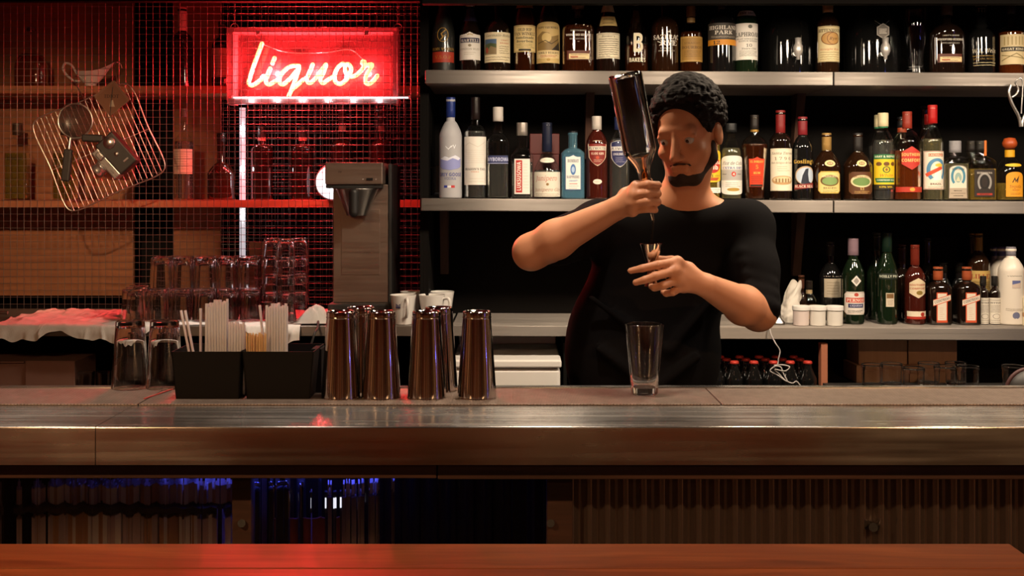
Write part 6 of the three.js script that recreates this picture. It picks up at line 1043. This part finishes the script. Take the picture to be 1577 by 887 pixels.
  // shirt with sleeves to the elbows, trousers, shoes
  const sf = new Field(V(-0.06, 0.80, -3.28), V(0.80, 1.56, -2.66), 0.0075);
  const el = (a, b, t) => a.clone().lerp(b, t);
  sf.ell(J.chest, V(0.190, 0.17, 0.118), null, 0.05); sf.ell(J.belly, V(0.205, 0.25, 0.120), null, 0.07); sf.cap(el(J.neck, J.chest, 0.3), J.shR, 0.068, 0.066, 0.05); sf.cap(el(J.neck, J.chest, 0.3), J.shL, 0.068, 0.066, 0.05);
  sf.chain([J.shR, el(J.shR, J.elR, 0.62)], [0.068, 0.060], 0.03); sf.chain([J.shL, el(J.shL, J.elL, 0.5), el(J.shL, J.elL, 0.93)], [0.068, 0.062, 0.057], 0.03);
  for (let i = 0; i < 5; i++) { const t = 0.35 + i * 0.13, c = el(J.shL, J.elL, t); sf.cap(c.clone().add(V(-0.03, 0.012, 0.052)), c.clone().add(V(0.035, -0.008, 0.048)), 0.009, 0.007, 0.018); }
  for (let i = 0; i < 4; i++) { const c = el(J.shR, J.elR, 0.2 + i * 0.13); sf.cap(c.clone().add(V(0.01, 0.056, 0.02)), c.clone().add(V(0.02, 0.0, 0.062)), 0.008, 0.006, 0.018); }
  for (const [x0, y0, x1, y1] of [[0.2, 1.25, 0.36, 1.13], [0.5, 1.24, 0.40, 1.12], [0.22, 1.12, 0.33, 1.04], [0.47, 1.10, 0.36, 1.02]]) sf.cap(V(x0, y0, -2.87), V(x1, y1, -2.865), 0.008, 0.006, 0.03);
  sf.ell(J.neck.clone().add(V(0.0, 0.035, 0.02)), V(0.066, 0.055, 0.066), null, 0.01, true);
  part(person, 'shirt', sf.mesh(), M.shirt, 'black crew neck shirt');
  const tf = new Field(V(0.02, 0.05, -3.2), V(0.66, 1.08, -2.78), 0.011);
  tf.ell(J.hip, V(0.185, 0.13, 0.122), null, 0.05); for (const l of legs) tf.chain(l, [0.098, 0.074, 0.062], 0.03);
  part(person, 'trousers', tf.mesh(), M.trousers);
  for (const l of legs) { const a = l[2]; part(person, 'shoe', (() => { const f = new Field(V(a.x - 0.08, -0.002, a.z - 0.12), V(a.x + 0.08, 0.16, a.z + 0.26), 0.009); f.cap(V(a.x, 0.047, a.z - 0.03), V(a.x, 0.042, a.z + 0.15), 0.042, 0.036, 0.02); f.cap(V(a.x, 0.05, a.z), V(a.x, 0.10, a.z), 0.048, 0.05, 0.02); return f.mesh(); })(), M.blackPlastic); }
  const ring = new THREE.TorusGeometry(0.0108, 0.0013, 6, 20), rp = P(1030, 411.5, 2.575); ring.rotateY(Math.PI / 2 - 0.35); ring.translate(rp.x, rp.y, rp.z); part(person, 'ring', ring, M.chrome);

  // bottle held upside down
  const base = P(962, 112, 2.575), mouth = P(1001.5, 318, 2.606), len = base.distanceTo(mouth), t = thing('pouring_bottle', 'clear bottle held upside down in the raised hand, pouring', 'bottle', base);
  t.quaternion.setFromUnitVectors(V(0, 1, 0), mouth.clone().sub(base).normalize());
  const rb = 0.0385, wall = 0.003, pf = [[0, 0.004, 0], [rb * 0.8, 0.001, 0], [rb * 0.95, 0.002, 0], [rb, 0.008, 0], [rb, len * 0.56, 0]]; for (let i = 1; i <= 8; i++) { const q = i / 8; pf.push([0.0135 + (rb - 0.0135) * (0.5 + 0.5 * Math.cos(Math.PI * q)), len * (0.56 + 0.2 * q), 0]); } pf.push([0.0133, len * 0.95, 0], [0.015, len * 0.955, 0], [0.015, len * 0.995, 0], [0.012, len, 0], [0, len, 0]);
  part(t, 'glass', ringGeo([...pf.slice(0, -2), [0.0105, len, 0], ...pf.slice(3, -3).reverse().map(([r, y]) => [r - wall, Math.max(y, 0.012), 0]), [0, 0.012, 0]], 2, 1, 40), phy({ color: 0xffffff, roughness: 0, transmission: 1, ior: 1.33, thickness: 0.003 }));
  const lp = pf.filter((p) => p[1] > len * 0.6 && p[1] < len * 0.97).map(([r, y]) => [Math.max(0.001, r - 0.0034), y, 0]); part(t, 'liquid', ringGeo([[0, len * 0.6, 0], ...lp, [0, len * 0.96, 0]], 2, 1, 40), liq(0.95, 0.85, 0.7, 0.15));
  part(t, 'pour_spout', lathe([[0, len], [0.0105, len], [0.011, len + 0.006], [0.0055, len + 0.010], [0.0036, len + 0.032], [0.0026, len + 0.033], [0, len + 0.03]], 20), M.chrome, 'steel pour spout');
  const tip = V(0, len + 0.033, 0).applyQuaternion(t.quaternion).add(base), jg = P(1003, 381, 2.607);
  // jigger
  const j = thing('jigger', 'small steel jigger held between thumb and fingers', 'jigger', V(jg.x, P(0, 375, 2.607).y - 0.098, jg.z));
  part(j, 'cup', lathe([[0.016, 0.0], [0.0165, 0], [0.008, 0.040], [0.0085, 0.044], [0.0262, 0.097], [0.0266, 0.098], [0.0256, 0.0982], [0.0075, 0.046], [0.0005, 0.0445], [0.0005, 0.042], [0.0068, 0.040], [0.0155, 0.001], [0.016, 0]], 40), M.tin);
  solo('liquid_stream', 'thin stream of spirit falling from the spout into the jigger', 'liquid', tube([tip, tip.clone().lerp(jg, 0.3).add(V(0.0006, 0, 0)), tip.clone().lerp(jg, 0.65), jg.clone().add(V(0, -0.03, 0))], 0.0017, 24, 8), phy({ color: C(1, 0.85, 0.65), roughness: 0, transmission: 1, ior: 1.34, thickness: 0.003 }));
}

// ---------- lamps ----------
{
  const can = lathe([[0.036, 0], [0.040, 0], [0.040, 0.11], [0.030, 0.125], [0, 0.126]], 28), lens = lathe([[0, 0.008], [0.036, 0.008]], 24);
  const dish = lathe([[0.082, 0], [0.085, 0], [0.078, 0.05], [0.045, 0.10], [0.02, 0.125], [0, 0.126]], 32), opal = lathe([[0, -0.022], [0.03, -0.019], [0.06, -0.008], [0.081, 0.006]], 32);
  [0.09, 0.72, 1.34, 1.98].forEach((x, i) => {
    const y = 2.26, z = -3.0, t = thing('spot_lamp', ['first', 'second', 'third', 'fourth', 'fifth', 'sixth', 'seventh'][i] + ' black ceiling spot lamp from the left above the bartender', 'lamp', V(x, y, z), 'row of spot lamps above the back bar');
    part(t, 'shade', dish, M.blackPlastic); part(t, 'bulb', opal, glow(14, 11.5, 8.4)); part(t, 'stem', rod(V(0, 0.126, 0), V(0, RH - y, 0), 0.008, 8), M.blackPlastic);
    const l = new THREE.SpotLight(C(1, 0.80, 0.58), SPOT_I, 0, 1.35, 0.7); l.position.set(0, -0.09, 0); l.target.position.set(0, -1, -0.45); l.shadow.radius = 3.2; l.castShadow = true; t.add(l, l.target);
  });
  // narrow downlights along the bar top
  [-1.35, -0.62, 0.10, 0.85, 1.55].forEach((x, i) => {
    const y = 2.30, t = thing('bar_downlight', ['first', 'second', 'third', 'fourth', 'fifth'][i] + ' downlight from the left hanging over the bar top', 'lamp', V(x, y, -2.42), 'downlights over the bar');
    part(t, 'can', can, M.blackPlastic); part(t, 'bulb', lens, glow(7, 5.6, 4)); part(t, 'stem', rod(V(0, 0.126, 0), V(0, RH - y, 0), 0.008, 8), M.blackPlastic);
    const l = new THREE.SpotLight(C(1, 0.84, 0.68), DOWN_I, 0, 0.62, 0.8); l.position.set(0, -0.004, 0); l.target.position.set(0, -1, 0); l.shadow.radius = 1.6; l.castShadow = true; t.add(l, l.target);
  });
  { // one over the stacked tumblers
    const t = thing('counter_downlight', 'downlight hanging over the stacked tumblers on the back counter', 'lamp', V(-0.98, 2.28, -3.78));
    part(t, 'can', can, M.blackPlastic); part(t, 'bulb', lens, glow(7, 5.8, 4.4)); part(t, 'stem', rod(V(0, 0.126, 0), V(0, RH - 2.28, 0), 0.008, 8), M.blackPlastic);
    const l = new THREE.SpotLight(C(1, 0.86, 0.72), DOWN_I, 0, 0.36, 0.6); l.position.set(0, -0.004, 0); l.target.position.set(0, -1, 0.02); l.shadow.radius = 1.6; l.castShadow = true; t.add(l, l.target);
  }
  { // one warmer lamp over the left end of the back counter
    const t = thing('spot_lamp', 'warm ceiling spot lamp aimed at the left end of the back counter', 'lamp', V(-1.30, 2.22, -2.35));
    part(t, 'can', can, M.blackPlastic); part(t, 'bulb', lens, glow(9, 5.6, 2.9)); part(t, 'stem', rod(V(0, 0.126, 0), V(0, RH - 2.22, 0), 0.008, 8), M.blackPlastic);
    const l = new THREE.SpotLight(C(1, 0.60, 0.32), LEFT_I, 0, 0.31, 0.85); l.position.set(0, -0.004, 0); l.target.position.set(-0.64, -0.80, -2.45); l.shadow.radius = 1.6; l.castShadow = true; t.add(l, l.target);
  }
  // pendants over the guests' side
  const shade = lathe([[0.02, 0.16], [0.03, 0.15], [0.13, 0.01], [0.135, 0], [0.128, 0.003], [0.025, 0.145]], 36);
  [[-1.45, -0.8, 1], [1.45, -0.8, 1], [0.22, 0.7, 0.28]].forEach(([x, z, f], i) => {
    const y = f < 1 ? 1.95 : 2.15, t = thing('pendant_lamp', ['left', 'right', 'rear middle'][i] + ' dark metal pendant lamp over the guest side', 'lamp', V(x, y, z), 'pendants over the guest side');
    part(t, 'shade', shade, std({ color: C(0.05, 0.04, 0.035), roughness: 0.5, side: THREE.DoubleSide })); part(t, 'bulb', new THREE.SphereGeometry(0.035, 20, 14).translate(0, 0.05, 0), glow(6, 3.6, 1.7)); part(t, 'cord', rod(V(0, 0.16, 0), V(0, RH - y, 0), 0.004, 6), M.blackPlastic);
    const l = new THREE.PointLight(C(1, 0.55, 0.25), PENDANT_I * f); l.position.set(0, 0.05, 0); l.shadow.radius = 1.6; l.castShadow = true; t.add(l);
  });
  // blue neon bar on the wall behind the guests: blue glints in the glasses
  const b = thing('blue_wall_lamp', 'upright blue tube lamp on the right wall of the room', 'lamp', V(RX - 0.05, 0, -1.2));
  part(b, 'tube', rod(V(0, 0.9, 0), V(0, 2.1, 0), 0.02, 12), glow(0.15, 0.2, 2.2, C(0.3, 0.3, 0.6))); part(b, 'bracket', box(0.025, 0.048, 0.86, 2.14, -0.03, 0.03), M.blackPlastic);
  for (const y of [1.1, 1.5, 1.9]) { const l = new THREE.PointLight(C(0.1, 0.14, 1), BLUE_I); l.position.set(-0.04, y, 0); l.shadow.radius = 1; l.castShadow = true; b.add(l); }
}

scene.traverse((o) => { if (o.isMesh) { o.castShadow = true; o.receiveShadow = true; } });
renderer.render(scene, camera);
